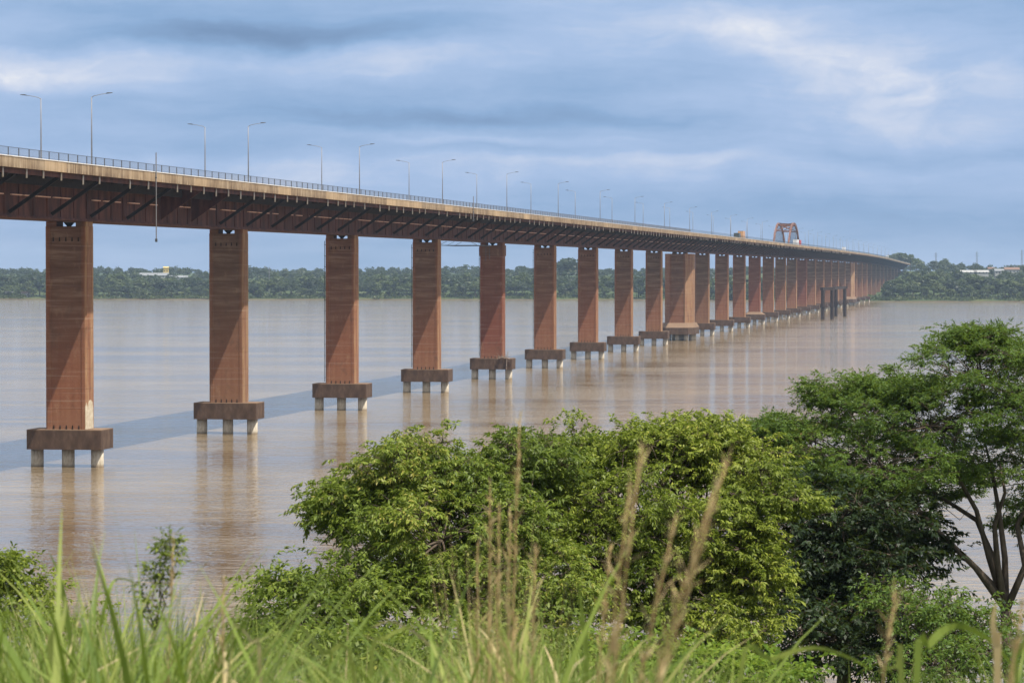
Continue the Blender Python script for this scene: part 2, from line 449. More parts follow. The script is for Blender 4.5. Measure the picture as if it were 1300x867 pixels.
extrude('box_girder', [(-3.3, 38.0), (3.3, 38.0), (3.3, 44.1), (-3.3, 44.1)], M_GIRDER)
extrude('bottom_flange', [(-3.55, 37.8), (3.55, 37.8), (3.55, 38.1), (-3.55, 38.1)], M_GIRDER)
for sx in (-1, 1):
    extrude('edge_beam', [(sx * 10.9, 43.35), (sx * 11.25, 43.35), (sx * 11.25, 44.1), (sx * 10.9, 44.1)], M_GIRDER)
    extrude('stringer', [(sx * 7.0, 42.35), (sx * 7.25, 42.35), (sx * 7.25, 44.1), (sx * 7.0, 44.1)], M_STRUT)
    extrude('coping', [(sx * 11.5, 45.5), (sx * 12.06, 45.5), (sx * 12.06, 45.62), (sx * 11.5, 45.62)], M_COPING)
extrude('median_kerb', [(-4.9, 44.97), (4.9, 44.97), (4.9, 45.2), (-4.9, 45.2)], M_COPING)
# web stiffeners and cantilever floor beams, too many to pick apart
mb = MB(); mf = MB()
for s in np.arange(175, 4070, 6.6667):
    z = zoff(s)
    for sx in (-1, 1):
        a, b_ = sorted((sx * 3.3, sx * 3.42))
        mb.box(a, b_, s - .04, s + .04, 38.2 + z, 44.0 + z)
        if s < 2600:
            mf.rings([[(sx * 3.31, s + q, 43.1 + z), (sx * 10.88, s + q, 43.75 + z), (sx * 10.88, s + q, 44.1 + z), (sx * 3.31, s + q, 44.1 + z)] for q in (-.11, .11)])
tag(mb.build('web_stiffeners', M_GIRDER, bridge), kind='stuff')
tag(mf.build('floor_beams', M_STRUT, bridge), kind='stuff')
# parapet panels on the near side, one by one for 3 km
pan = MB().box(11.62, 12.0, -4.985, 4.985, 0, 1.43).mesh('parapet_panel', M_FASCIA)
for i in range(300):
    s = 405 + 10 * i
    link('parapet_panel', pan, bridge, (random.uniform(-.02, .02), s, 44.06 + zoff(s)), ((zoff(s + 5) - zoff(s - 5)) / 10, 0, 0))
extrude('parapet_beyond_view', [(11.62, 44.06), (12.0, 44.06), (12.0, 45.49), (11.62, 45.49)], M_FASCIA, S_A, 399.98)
extrude('far_end_parapet', [(11.62, 44.06), (12.0, 44.06), (12.0, 45.49), (11.62, 45.49)], M_FASCIA, 3400.02, S_Z)
extrude('upstream_parapet', [(-12.0, 44.06), (-11.62, 44.06), (-11.62, 45.49), (-12.0, 45.49)], M_FASCIA)
# railing
post = MB().box(-.06, .06, -.06, .06, 0, 1.12).mesh('railing_post', M_RAIL)
for i in range(300):
    s = 400 + 4.5 * i
    link('railing_post', post, bridge, (11.8, s, 45.62 + zoff(s)))
mb = MB()
for s in np.arange(1750, 4070, 4.5): mb.box(11.74, 11.86, s - .06, s + .06, 45.62 + zoff(s), 46.74 + zoff(s))
for s in np.arange(170, 4070, 4.5): mb.box(-11.86, -11.74, s - .06, s + .06, 45.62 + zoff(s), 46.74 + zoff(s))
tag(mb.build('distant_railing_posts', M_RAIL, bridge), kind='stuff')
for t in (-11.8, 11.8):
    extrude('handrail', [(t - .03, 46.70), (t + .03, 46.70), (t + .03, 46.76), (t - .03, 46.76)], M_RAIL)
    extrude('lower_rail', [(t - .02, 45.74), (t + .02, 45.74), (t + .02, 45.78), (t - .02, 45.78)], M_RAIL)
mb = MB()
for s in np.arange(380, 1300, .3):
    mb.box(11.79, 11.81, s - .009, s + .009, 45.78 + zoff(s), 46.7 + zoff(s))
tag(mb.build('railing_bars', M_GALV, bridge), kind='stuff')
# transverse struts
mb = MB().bar((3.45, 0, 38.55), (10.75, 0, 43.45), .42, .5).mesh('strut', M_STRUT)
gus = MB().rings([[(3.5, q, 38.6), (10.8, q, 43.6), (10.8, q, 44.05), (3.5, q, 44.05)] for q in (-.12, .12)]).mesh('gusset_plate', M_GIRDER)
ml = MB()
for s in np.arange(170.4, 4070, 20):
    z = zoff(s)
    link('gusset_plate' if 505 < s < 535 else 'strut', gus if 505 < s < 535 else mb, bridge, (0, s, z))
    ml.bar((-3.45, s, 38.55 + z), (-10.75, s, 43.45 + z), .42, .5)
tag(ml.build('upstream_struts', M_STRUT, bridge), kind='stuff')
# pale pink ledge along the web, in broken lengths
for s in np.arange(390.4, 1500, 20):
    q = s + .8
    while q < s + 18:
        L = random.uniform(3, 7)
        if random.random() < .85:
            MB().box(3.31, 3.62, q, min(q + L, s + 19), 41.0 + zoff(s), 41.16 + zoff(s)).build('ledge_plate', M_LEDGE, bridge)
        q += L + random.uniform(.5, 2.2)
# drain pipes below the fascia
pipe = MB().tube([(0, 0, 0), (0, 0, -1.35)], .12, 8).mesh('drain_pipe', M_PVC, True)
for s in np.arange(404, 2600, 8.7):
    if random.random() < .74: link('drain_pipe', pipe, bridge, (11.4, s + random.uniform(-1.2, 1.2), 44.1 + zoff(s) + random.uniform(-.15, .25)))

# piers
def shaft_poly(w=3.3, d=1.95, c=.28, rec=2.45, dep=.07):
    return [(-w, -d + c), (-w + c, -d), (-rec, -d), (-rec + .05, -d + dep), (rec - .05, -d + dep), (rec, -d), (w - c, -d), (w, -d + c),
            (w, d - c), (w - c, d), (rec, d), (rec - .05, d - dep), (-rec + .05, d - dep), (-rec, d), (-w + c, d), (-w, d - c)]
def octagon(w, d, c1, c2): return [(-w, -d + c2), (-w + c1, -d), (w - c1, -d), (w, -d + c2), (w, d - c2), (w - c1, d), (-w + c1, d), (-w, d - c2)]
notch_t = MB().add([(-.10, 0, 0), (.10, 0, 0), (.05, 0, .62), (-.04, 0, .62), (-.10, .3, 0), (.10, .3, 0), (.05, .3, .62), (-.04, .3, .62)],
                   [(3, 2, 1, 0)[::-1], (4, 5, 6, 7)[::-1], (0, 1, 5, 4), (1, 2, 6, 5), (2, 3, 7, 6), (3, 0, 4, 7)]).mesh('anchor_slot', M_BLACK)  # proud blocks; the shade inside the holes is put into their black
pile_m = MB().rings([[(math.cos(a) * .98, math.sin(a) * .98, z) for a in np.arange(20) * math.pi / 10] for z in (-5, 0, 2.8)]).mesh('pile', M_PILE)
pile_m.polygons.foreach_set('use_smooth', [len(q.vertices) == 4 for q in pile_m.polygons])
capm = MB().prism(octagon(5.95, 3.3, .06, .08), 2.75, 5.8).mesh('pile_cap', M_CAP)
wedge = MB().rings([[(x * k_, y * k_, z) for x, y in octagon(5.9, 3.25, .9, 1.5)] for k_, z in ((1, 5.81), (.62, 7.2))]).mesh('cap_slope', M_CAP)
bear = MB().rings([[(x, y, z) for x, y in ((-w, -.5), (w, -.5), (w, .5), (-w, .5))] for w, z in ((.18, 0), (.75, .62))]).mesh('bearing', M_BLACK)
for n in range(-3, 36):
    s = S0 + n * SPAN
    z = zoff(s)
    wp = frame(-TB, s, 0)
    land = s < 250 or float(far_z(wp.x, wp.y)) > .5
    zg = float(near_z(wp.x, wp.y)) if s < 250 else float(far_z(wp.x, wp.y))
    pr = link('pier', None, bridge, (0, s, 0))
    big = n in (9, 23)
    top = 37.02 + z
    mat = M_PIER_RED if n in (4, 13, 17) else M_PIER
    z0 = (zg - 1.5) if land else (5.8 if not big else 7.6)
    if top - z0 < 2: top = z0 + 2
    mb = MB()
    if big:
        pl = [(-6.1, -4.5), (-3.3, -11.5), (-3.05, -11.2), (3.05, -11.2), (3.3, -11.5), (6.1, -4.5), (6.1, 4.5), (3.3, 11.5), (-3.3, 11.5), (-6.1, 4.5)]
    else: pl = shaft_poly()
    zs = [z0]; q = z0 + 3.1
    while q < top - 1:                 # pour lifts with a shallow joint
        zs += [q - .05, q, q + .05]; q += 3.1
    zs.append(top)
    rs = []
    for i, zz in enumerate(zs):
        k_ = 1 - (.016 if (i % 3 == 2 and i < len(zs) - 1) else 0)
        rs.append([(x * k_, y * k_, zz) for x, y in pl])
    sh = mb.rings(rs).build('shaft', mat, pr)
    if n == 4: sh['label'] = 'redder shaft with a collar at its head'
    for sx in (-1, 1):
        a, b_ = sorted((sx * 3.2, sx * 1.55))
        MB().box(a, b_, -1.8, 1.8, top + .003, top + .74).build('saddle_block', mat, pr)
    link('bearing', bear, pr, (-.05, 0, top + .01))
    if n == 4: MB().prism([(x * 1.06, y * 1.08) for x, y in octagon(3.3, 1.95, .28, .28)], top - 3.0, top - .02).build('collar', mat, pr)
    if -1 < n < 9 and not big:
        for i in range(5):
            link('anchor_slot', notch_t, pr, (-2.0 + i * 1.0, -2.0, top - 2.3))
            link('anchor_slot', notch_t, pr, (-2.0 + i * 1.0, -2.0, 5.82))
    if not land:
        if big:
            oc = octagon(7.6, 15, 2.4, 6)
            MB().rings([[(x, y, 2.75) for x, y in oc], [(x, y, 5.6) for x, y in oc], [(x * .86, y * .8, 7.7) for x, y in oc]]).build('pile_cap', M_CAP, pr)
            for yy in (-12, -6, 0, 6, 12):
                for xx in (-5, 0, 5): link('pile', pile_m, pr, (xx * (.8 if abs(yy) > 10 else 1.1), yy, 0))
        else:
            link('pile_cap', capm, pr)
            if n == 13: link('cap_slope', wedge, pr)
            for xx in (-4.85, 0.1, 4.75): link('pile', pile_m, pr, (xx, -1.3, 0), (0, 0, random.uniform(0, 3)))
    if n == 0:
        m_pale = material('pale_whitewash', lambda T: T.ramp(T.noise(T.obj(), 1.2, 5, .65), [(.3, (.40, .32, .20)), (.7, (.68, .62, .50))]), .9, .2)
        pts = [(3.32, -1.62, 5.85), (3.32, 1.4, 5.85), (3.32, 1.35, 9.0), (3.32, 1.0, 9.9), (3.32, .2, 10.3), (3.32, -.7, 10.25), (3.32, -1.3, 9.8), (3.32, -1.6, 9.0)]
        MB().rings([pts, [(x - .06, y, z_) for x, y, z_ in pts]]).build('repair_patch', m_pale, pr)
        pts = [(3.05, -1.97, 5.85), (3.33, -1.68, 5.85), (3.33, -1.68, 9.4), (3.2, -1.83, 10.0), (3.05, -1.97, 9.3)]
        MB().rings([pts, [(x - .06, y + .06, z_) for x, y, z_ in pts]]).build('repair_patch', m_pale, pr)
    if n in (2, 3, 4, 5):               # conduit with brackets on the upstream side
        mb = MB().tube([(-3.62, -1.2, 6.2), (-3.62, -1.2, top - .5)], .07, 6)
        for zz in np.arange(7, top - 1, 2.4): mb.box(-3.75, -3.25, -1.26, -1.14, zz, zz + .12)
        mb.build('conduit', M_RAIL, pr)

# steel arch over the navigation span
arch = link('arch', None, bridge, (0, S0 + 15.5 * SPAN, 45.2 + zoff(2020)))
def arch_z(q): return 14.2 * (1 - abs(q / 50) ** 2.3) + .1
for t in (-4.7, 4.7):
    qs = np.linspace(-50, 50, 27)
    MB().rings([[(t - .55, q, arch_z(q) - .7), (t + .55, q, arch_z(q) - .7), (t + .55, q, arch_z(q) + .75), (t - .55, q, arch_z(q) + .75)] for q in qs]).build('arch_rib', M_ARCH, arch)
    for q in np.linspace(-40, 40, 9): MB().tube([(t, q, 0), (t, q, arch_z(q) - .6)], .17, 6).build('hanger', M_STRUT, arch)
for q0, q1 in ((-30, -15), (-15, 0), (0, 15), (15, 30)):
    MB().bar((-4.2, q0, arch_z(q0)), (4.2, q1, arch_z(q1)), .4, .4).bar((4.2, q0, arch_z(q0) + .45), (-4.2, q1, arch_z(q1) + .45), .4, .4).build('cross_brace', M_ARCH, arch)
for q in (-30, -15, 0, 15, 30): MB().bar((-4.2, q, arch_z(q) - .3), (4.2, q, arch_z(q) - .3), .5, .6).build('portal_beam', M_ARCH, arch)

# under-deck inspection cradle
scf = link('inspection_cradle', None, None, tuple(frame(2.5 - TB, 812, 37.7)), (0, 0, -TH))
tag(scf, 'light metal inspection cradle hanging below the girder beside the fourth pier', 'scaffold')
mb = MB()
for y0 in (-11, 11): mb.bar((-5, y0, -.9), (5, y0, -.9), .12, .12)
for x0 in (-5, 5): mb.bar((x0, -11, -.9), (x0, 11, -.9), .12, .12)
mb.build('frame', M_RAIL, scf)
mb = MB()
for q in np.arange(-11, 11.1, 2.2): mb.bar((-5, q, -.9), (5, q, -.9), .08, .08)
mb.build('grating', M_RAIL, scf)
for x0 in (-5, 5):
    for y0 in (-11, 0, 11): MB().tube([(x0, y0, -.9), (x0 * .6, y0, .12)], .05, 5).build('hanger_rod', M_RAIL, scf)
MB().tube([(4, 8, -.9), (4, 8, -5)], .07, 5).tube([(5, 8, -.9), (5, 8, -4.4)], .07, 5).bar((4, 8, -3), (5, 8, -3), .06, .06).bar((4, 8, -4), (5, 8, -4), .06, .06).bar((4, 8, -2), (5, 8, -2), .06, .06).build('ladder', M_RAIL, scf)

# gauge poles fixed at the deck edge
def pole(t, s, z0, z1, label):
    o = link('gauge_pole', None, None, tuple(frame(t - TB, s, 0)), (0, 0, -TH))
    tag(o, label, 'pole')
    MB().tube([(0, 0, z0), (0, 0, z1)], .09, 6).build('rod', M_GALV, o)
    MB().box(-.16, .16, -.16, .16, z0 - .5, z0).build('weight', M_RAIL, o)
    MB().box(-.35, .1, -.1, .1, 44.6, 44.8).build('bracket', M_RAIL, o)
pole(12.15, 476.5, 35.2, 48.6, 'long thin vertical pole clamped to the deck edge between the first two piers')
pole(12.15, 768, 43.0, 48.6, 'short thin pole standing on the deck edge above the fourth pier')

# ------------------------------------------------------------------ street lamps along the median
def lamp_proto():
    o = link('street_lamp', None)
    MB().tube([(0, 0, 0), (0, 0, 6), (0, 0, 11.6)], [.13, .10, .07], 8).build('pole', M_GALV, o, True)
    MB().tube([(0, 0, 11.5), (.4, 0, 11.75), (1.6, 0, 12.0), (2.4, 0, 12.1)], [.06, .05, .045, .045], 6).build('arm', M_GALV, o, True)
    MB().rings([[(2.3, -.12, 12.06), (2.3, .12, 12.06), (2.3, .12, 12.17), (2.3, -.12, 12.17)], [(2.6, -.2, 12.08), (2.6, .2, 12.08), (2.6, .17, 12.26), (2.6, -.17, 12.26)],
                [(3.3, -.14, 12.16), (3.3, .14, 12.16), (3.3, .1, 12.26), (3.3, -.1, 12.26)]]).build('lamp_head', M_RAIL, o)
    MB().box(-.22, .22, -.22, .22, 0, .25).build('base_plate', M_GALV, o)
    return o
proto = lamp_proto()
first = True
ORD = ['first', 'second', 'third', 'fourth', 'fifth', 'sixth', 'seventh', 'eighth', 'ninth', 'tenth']
for k in range(0, 34):
    for side in (1, -1):
        s = S0 + 100 * k + (-3 if side > 0 else 0)
        if 15.2 < k < 15.9: continue
        o = proto if first else copy_tree(proto)
        first = False
        o.location = frame(side * 4.5 - TB, s, 45.2 + zoff(s))
        o.rotation_euler = (0, 0, -TH + (0 if side > 0 else math.pi))
        w = 'right' if side > 0 else 'left'
        if k < 10: tag(o, f'grey street lamp with its arm to the {w}, {ORD[k]} of that row from the left', 'street lamp', 'street lamps on the bridge')
        elif k < 16: tag(o, f'thin distant street lamp with arm to the {w} shortly before the steel arch', 'street lamp', f'{w} lamps before the arch')
        else: tag(o, f'tiny hazy street lamp with arm to the {w} on the deck beyond the arch', 'street lamp', f'{w} lamps beyond the arch')

# ------------------------------------------------------------------ vehicles on the deck
def paint(name, c): return material(name, lambda T: T.mix(T.noise(T.obj(), 1.5, 3), c, tuple(q * .8 for q in c)), .4, .5)
M_WHITE = paint('white_vehicle_paint', (.78, .78, .78)); M_RED = paint('red_vehicle_paint', (.55, .05, .04)); M_ORANGE = paint('tan_box_paint', (.62, .34, .15))
M_DARKV = paint('dark_green_paint', (.05, .06, .05)); M_GLASS = material('vehicle_glass', lambda T: (.02, .025, .03), .08, .6); M_TYRE = material('tyre_rubber', lambda T: T.mix(T.noise(T.obj(), 5, 2), (.015, .015, .015), (.03, .03, .03)), .9, .1)
def wheels(o, xs, w=1.0, r=.5):
    for y in xs:
        for x in (-w, w):
            wl = MB().rings([[(x + q, y + r * math.cos(a), r + r * math.sin(a)) for a in np.arange(14) * math.pi / 7] for q in (-.16, .16)]).build('wheel', M_TYRE, o)
            MB().rings([[(x + q, y + r * .5 * math.cos(a), r + r * .5 * math.sin(a)) for a in np.arange(10) * math.pi / 5] for q in (-.18, .18)]).build('rim', M_GALV, wl)
def truck(t, s, label, cab, box, L=10.0, hb=3.9, flat=False, fwd=1):
    o = link('truck', None, None, tuple(frame(t - TB, s, 44.97 + zoff(s))), (0, 0, -TH + (0 if fwd > 0 else math.pi)))
    tag(o, label, 'truck')
    h = L / 2
    MB().box(-1.0, 1.0, -h, h, .75, 1.05).build('chassis', M_DARKV, o)
    MB().rings([[(x, y, z) for x in (-1.2,) for y, z in ((h - 2.2, 1.06), (h, 1.06), (h, 2.0), (h - .35, 3.1), (h - 2.2, 3.1))], [(1.2, y, z) for y, z in ((h - 2.2, 1.06), (h, 1.06), (h, 2.0), (h - .35, 3.1), (h - 2.2, 3.1))]]).build('cab', cab, o)
    MB().bar((-1.05, h - .14, 2.55), (1.05, h - .14, 2.55), .1, .85).build('windscreen', M_GLASS, o)
    for x in (-1.205, 1.205): MB().box(x - .01, x + .01, h - 1.6, h - .6, 2.1, 2.8).build('side_window', M_GLASS, o)
    for x in (-.85, .85): MB().box(x - .18, x + .18, h + .002, h + .05, 1.2, 1.45).build('headlight', M_WHITE, o)
    mb = MB()
    if flat:
        mb.box(-1.25, 1.25, -h, h - 2.4, 1.06, 1.25)
        for x in (-1.22, 1.22): mb.box(x - .04, x + .04, -h, h - 2.4, 1.26, hb)
        mb.box(-1.18, 1.18, -h, -h + .08, 1.26, hb)
    else: mb.box(-1.27, 1.27, -h, h - 2.4, 1.06, hb)
    mb.build('cargo_body', box, o)
    if not flat: MB().box(-.04, .04, -h - .03, -h - .002, 1.2, hb - .1).box(-1.2, 1.2, -h - .03, -h - .002, hb - .12, hb - .04).build('rear_door_seam', M_DARKV, o)
    wheels(o, (h - 1.4, -h + 1.2, -h + 2.5))
truck(8.0, 1592, 'tan box truck on the bridge deck left of the steel arch', M_ORANGE, M_ORANGE, 16, 4.6)
truck(8.0, 1566, 'dark open truck following close behind the tan box truck', M_DARKV, M_DARKV, 11, 3.3, True)
truck(7.8, 1996, 'white box truck passing under the steel arch', M_WHITE, M_WHITE, 20, 4.3)
truck(7.8, 2022, 'red box truck right beside the white truck under the arch', M_RED, M_RED, 12, 4.2)
truck(7.8, 2560, 'small white truck far along the deck beyond the arch', M_WHITE, M_WHITE, 14, 4.0)
truck(7.8, 3440, 'pale distant truck near the wooded far end of the bridge', M_WHITE, M_WHITE, 16, 4.2)

# ------------------------------------------------------------------ old mooring frame in the river
df = link('mooring_frame', None, None, (198, 1990, 0))
tag(df, 'dark four-legged mooring frame standing in the river beside the bridge', 'mooring frame')
P = [((1044.6 - 650) / 4000 * 1958, 1958), ((1056.3 - 650) / 4000 * 1966, 1966), ((1061.2 - 650) / 4000 * 2092, 2092), ((1072.5 - 650) / 4000 * 2098, 2098)]
P = [(x - 198, y - 1990) for x, y in P]
for x, y in P:
    MB().prism([(x + 1.15 * math.cos(a), y + 1.15 * math.sin(a)) for a in np.arange(12) * math.pi / 6], -5, 18.2).build('post', M_DOLPHIN, df)
    MB().prism([(x + 1.5 * math.cos(a), y + 1.5 * math.sin(a)) for a in np.arange(12) * math.pi / 6], 7.6, 9.2).build('collar', M_DOLPHIN, df)
for i, j in ((0, 1), (2, 3), (0, 2), (1, 3)):
    a, b_ = Vector((*P[i], 19.1)), Vector((*P[j], 19.1)); e = (b_ - a).normalized() * 1.4
    if i + 2 == j: a, b_, e = a - Vector((0, 0, .05)), b_ - Vector((0, 0, .05)), e * .3
    MB().bar(a - e, b_ + e, 2.3 if i + 2 != j else 1.2, 1.7 if i + 2 != j else 1.3).build('cap_beam', M_DOLPHIN, df)

# ------------------------------------------------------------------ driftwood caught on the fifth pier's cap
dw = link('driftwood', None, None, tuple(frame(4.0 - TB, S0 + 400 - 3.1, 5.8)), (0, 0, -TH))
tag(dw, 'bleached tangled driftwood caught on the cap of the fifth pier', 'driftwood')
M_WOOD = material('bleached_driftwood', lambda T: T.ramp(T.noise(T.obj(), 3, 4), [(.3, (.10, .075, .06)), (.7, (.42, .34, .28))]), .9, .2)
for i in range(26):
    a = Vector((random.uniform(-1.6, 1), random.uniform(-.8, .3), random.uniform(.05, .5)))
    d_ = Vector((random.gauss(0, 1), random.gauss(-.3, .4), random.gauss(.35, .6))).normalized() * random.uniform(1.0, 2.4)
    q = a + d_ * .55 + Vector((random.gauss(0, .2), 0, random.gauss(0, .2)))
    MB().tube([a, q, a + d_], [random.uniform(.05, .1), .05, .02], 5).build('branch', M_WOOD, dw)
MB().tube([(.4, -.4, .5), (.55, -.6, -.5), (.5, -.65, -2.4), (.6, -.6, -4.2)], [.13, .12, .1, .05], 6).build('root_stem', M_WOOD, dw)

# ------------------------------------------------------------------ far wood
def crown_mesh(name, seed, nq, rx, rz, lobes, size, mat, cone=0.0):
    r = np.random.default_rng(seed)
    cs = []
    for i in range(lobes):
        a = r.uniform(0, 2 * np.pi); q = r.uniform(.1, .75) ** .7
        zz = r.uniform(-.25, .95)
        k_ = math.sqrt(max(.15, 1 - zz * zz)) * (1 - cone * max(zz, 0))
        cs.append((rx * q * k_ * math.cos(a), rx * q * k_ * math.sin(a), rz * zz * .75, r.uniform(.28, .5)))
    cs.append((0, 0, 0, .62)); cs.append((0, 0, rz * .6, .35))
    cs = np.array(cs)
    pick = r.choice(len(cs), nq, p=cs[:, 3] ** 2 / (cs[:, 3] ** 2).sum())
    dv = r.normal(size=(nq, 3)); dv[:, 2] = np.abs(dv[:, 2]) * .8 + dv[:, 2] * .35
    dv /= np.linalg.norm(dv, axis=1)[:, None]
    c = cs[pick, :3] + dv * cs[pick, 3][:, None] * np.array([rx, rx, rz]) * r.uniform(.75, 1.08, nq)[:, None]
    nn = dv + r.normal(size=(nq, 3)) * .45; nn /= np.linalg.norm(nn, axis=1)[:, None]
    a = np.cross(nn, r.normal(size=(nq, 3))); a /= np.linalg.norm(a, axis=1)[:, None]
    b_ = np.cross(nn, a)
    s1 = (size * r.uniform(.5, 1.2, nq))[:, None]; s2 = (size * r.uniform(.5, 1.2, nq))[:, None]
    q = np.stack([c - a * s1, c - b_ * s2 * .8, c + a * s1, c + b_ * s2], 1)
    tint = np.clip(.25 + .4 * (pick % 7) / 7 + r.normal(size=nq) * .12, 0, 1)
    return tri_mesh(name, q, 4, mat, tint)
M_LEAF_FAR2 = leaf_material('far_wood_light_leaf', [(0, (.038, .058, .018)), (.5, (.065, .09, .027)), (1, (.12, .13, .04))], 0.15)
crowns = [crown_mesh('crown', 100 + i, 900, 7.5 + (i % 3), 7.5 + (i % 4) * 1.2, 11 + i, 1.05, M_LEAF_FAR2 if i in (1, 3, 4, 6) else M_LEAF_FAR) for i in range(7)]
ftrunk = MB().tube([(0, 0, -1), (.3, .1, 5), (0, 0, 10)], [.5, .4, .25], 6).mesh('trunk', M_BARK)
def far_tree(x, y, h, i, label, group):
    z = float(far_z(x, y))
    o = link('riverside_tree', None, None, (x, y, z - .3), (0, 0, random.uniform(0, 6.28)))
    k_ = h / 19.0
    o.scale = (k_ * random.uniform(1.1, 1.6), k_ * random.uniform(1.1, 1.6), k_)
    link('trunk', ftrunk, o)
    link('crown', crowns[i], o, (0, 0, 10.2))
    tag(o, label, 'tree', group)
cnt = 0
x = -620.0
while x < 620:
    sx_ = float(shore_y(x))
    on_bridge = abs(x - (-TB * CT + ST * 3200)) < 0
    for dd, hh in ((random.uniform(14, 24), random.uniform(9, 16)), (random.uniform(34, 60), random.uniform(16, 24))):
        if 300 < x < 368 and dd < 30: hh *= .75
        # leave the corridor of the bridge free
        yy = sx_ + dd; xx = x + random.uniform(-3, 3)
        t_ = CT * xx - ST * yy + TB
        if abs(t_) < 17: continue
        left = xx < 200
        far_tree(xx, yy, hh, random.randrange(7), 'rounded tree in the hazy wood on the far bank seen between the piers' if left else 'rounded tree in the wood along the far bank right of the bridge',
                 'far bank trees left of the bridge' if left else 'far bank trees right of the bridge')
        cnt += 1
    x += random.uniform(8, 13)
# tall trees by the far bridge end
for i, (px, yy, top) in enumerate([(1131, 4120, 324), (1139, 4150, 321), (1147, 4130, 323), (1156, 4160, 325), (1163, 4180, 327), (1185, 4230, 331), (1199, 4260, 330), (1123, 4200, 328)]):
    xx = (px - 650) / 4000 * yy
    zt = H - (top - 344) / 4000 * yy
    far_tree(xx, yy, max(12, zt - float(far_z(xx, yy))), i % 7, 'tall dark tree standing against the sky at the far end of the bridge', 'tall trees at the far bridge end')
far_tree((722 - 650) / 4000 * 3700, 3700, H + 13 / 4000 * 3700 - float(far_z(66, 3700)), 2, 'tall round-headed tree rising above the far wood between the seventh and eighth piers', None)

def forest(name, n, xr, dr, hmin, hmax, seed, label, nq=150):
    r = np.random.default_rng(seed); qs = []; ts = []
    src = []
    for me in crowns:
        a = np.empty(len(me.vertices) * 3, np.float32); me.vertices.foreach_get('co', a)
        t_ = np.empty(len(me.vertices), np.float32); me.attributes['tint'].data.foreach_get('value', t_)
        src.append((a.reshape(-1, 4, 3), t_.reshape(-1, 4)[:, 0]))
    for i in range(n):
        X = r.uniform(*xr); d_ = dr[0] + (dr[1] - dr[0]) * r.uniform() ** 1.3; Y = float(shore_y(X)) + d_
        X *= Y / 3300
        if abs(CT * X - ST * Y + TB) < 18 and Y < 4150: continue
        h = r.uniform(hmin, hmax) * (1.25 if r.uniform() < .12 else 1); k_ = h / 19
        a, t_ = src[r.integers(len(src))]
        ii = r.choice(len(a), nq, replace=False)
        ang = r.uniform(0, 6.28); c_, s_ = math.cos(ang), math.sin(ang)
        q = a[ii] * np.array([k_ * 1.5, k_ * 1.5, k_ * 1.2])
        ctr = q.mean(1, keepdims=True); q = ctr + (q - ctr) * 1.6
        q = np.stack([q[..., 0] * c_ - q[..., 1] * s_ + X, q[..., 0] * s_ + q[..., 1] * c_ + Y, q[..., 2] + float(far_z(X, Y)) + 8.0 * k_], -1)
        qs.append(q); ts.append(np.clip(t_[ii] + r.normal() * .15, 0, 1))
    o = link(name, tri_mesh(name, np.concatenate(qs), 4, M_LEAF_FAR, np.concatenate(ts)))
    tag(o, label, 'wood', None, 'stuff')
forest('far_wood', 900, (-900, 900), (45, 420), 8, 16, 5, 'dense hazy wood behind the trees of the far bank')
forest('ridge_wood', 1500, (-1000, 1000), (420, 1700), 7, 13, 6, 'hazy wooded ridge on the skyline beyond the far bank', 140)
forest('skyline_wood', 500, (-1100, 1100), (1700, 3300), 8, 14, 8, 'faint blue wooded skyline far beyond the river', 90)
# low growth at the water's edge
r_ = np.random.default_rng(31); nq = 26000
X = r_.uniform(-700, 700, nq); Y = shore_y(X) + r_.uniform(3, 34, nq); Z = far_z(X, Y)
keep = (Z > .8) & (np.sin(X * .09) + np.sin(X * .031 + 1) + r_.normal(size=nq) * .5 > -.9); X, Y, Z = X[keep], Y[keep], Z[keep]; nq = len(X)
c = np.stack([X, Y, Z + r_.uniform(.2, 4.5, nq) * np.clip((Y - shore_y(X)) / 25, .25, 1)], -1)
a = r_.normal(size=(nq, 3)); a /= np.linalg.norm(a, axis=1)[:, None]; b_ = np.cross(a, r_.normal(size=(nq, 3))); b_ /= np.linalg.norm(b_, axis=1)[:, None]
q = np.stack([c - a * 1.2, c - b_ * 1.0, c + a * 1.2, c + b_ * 1.0], 1)
tag(link('shore_undergrowth', tri_mesh('shore_undergrowth', q, 4, M_LEAF_FAR2, r_.uniform(0, 1, nq))), 'low scrub lining the foot of the far bank', 'scrub', None, 'stuff')

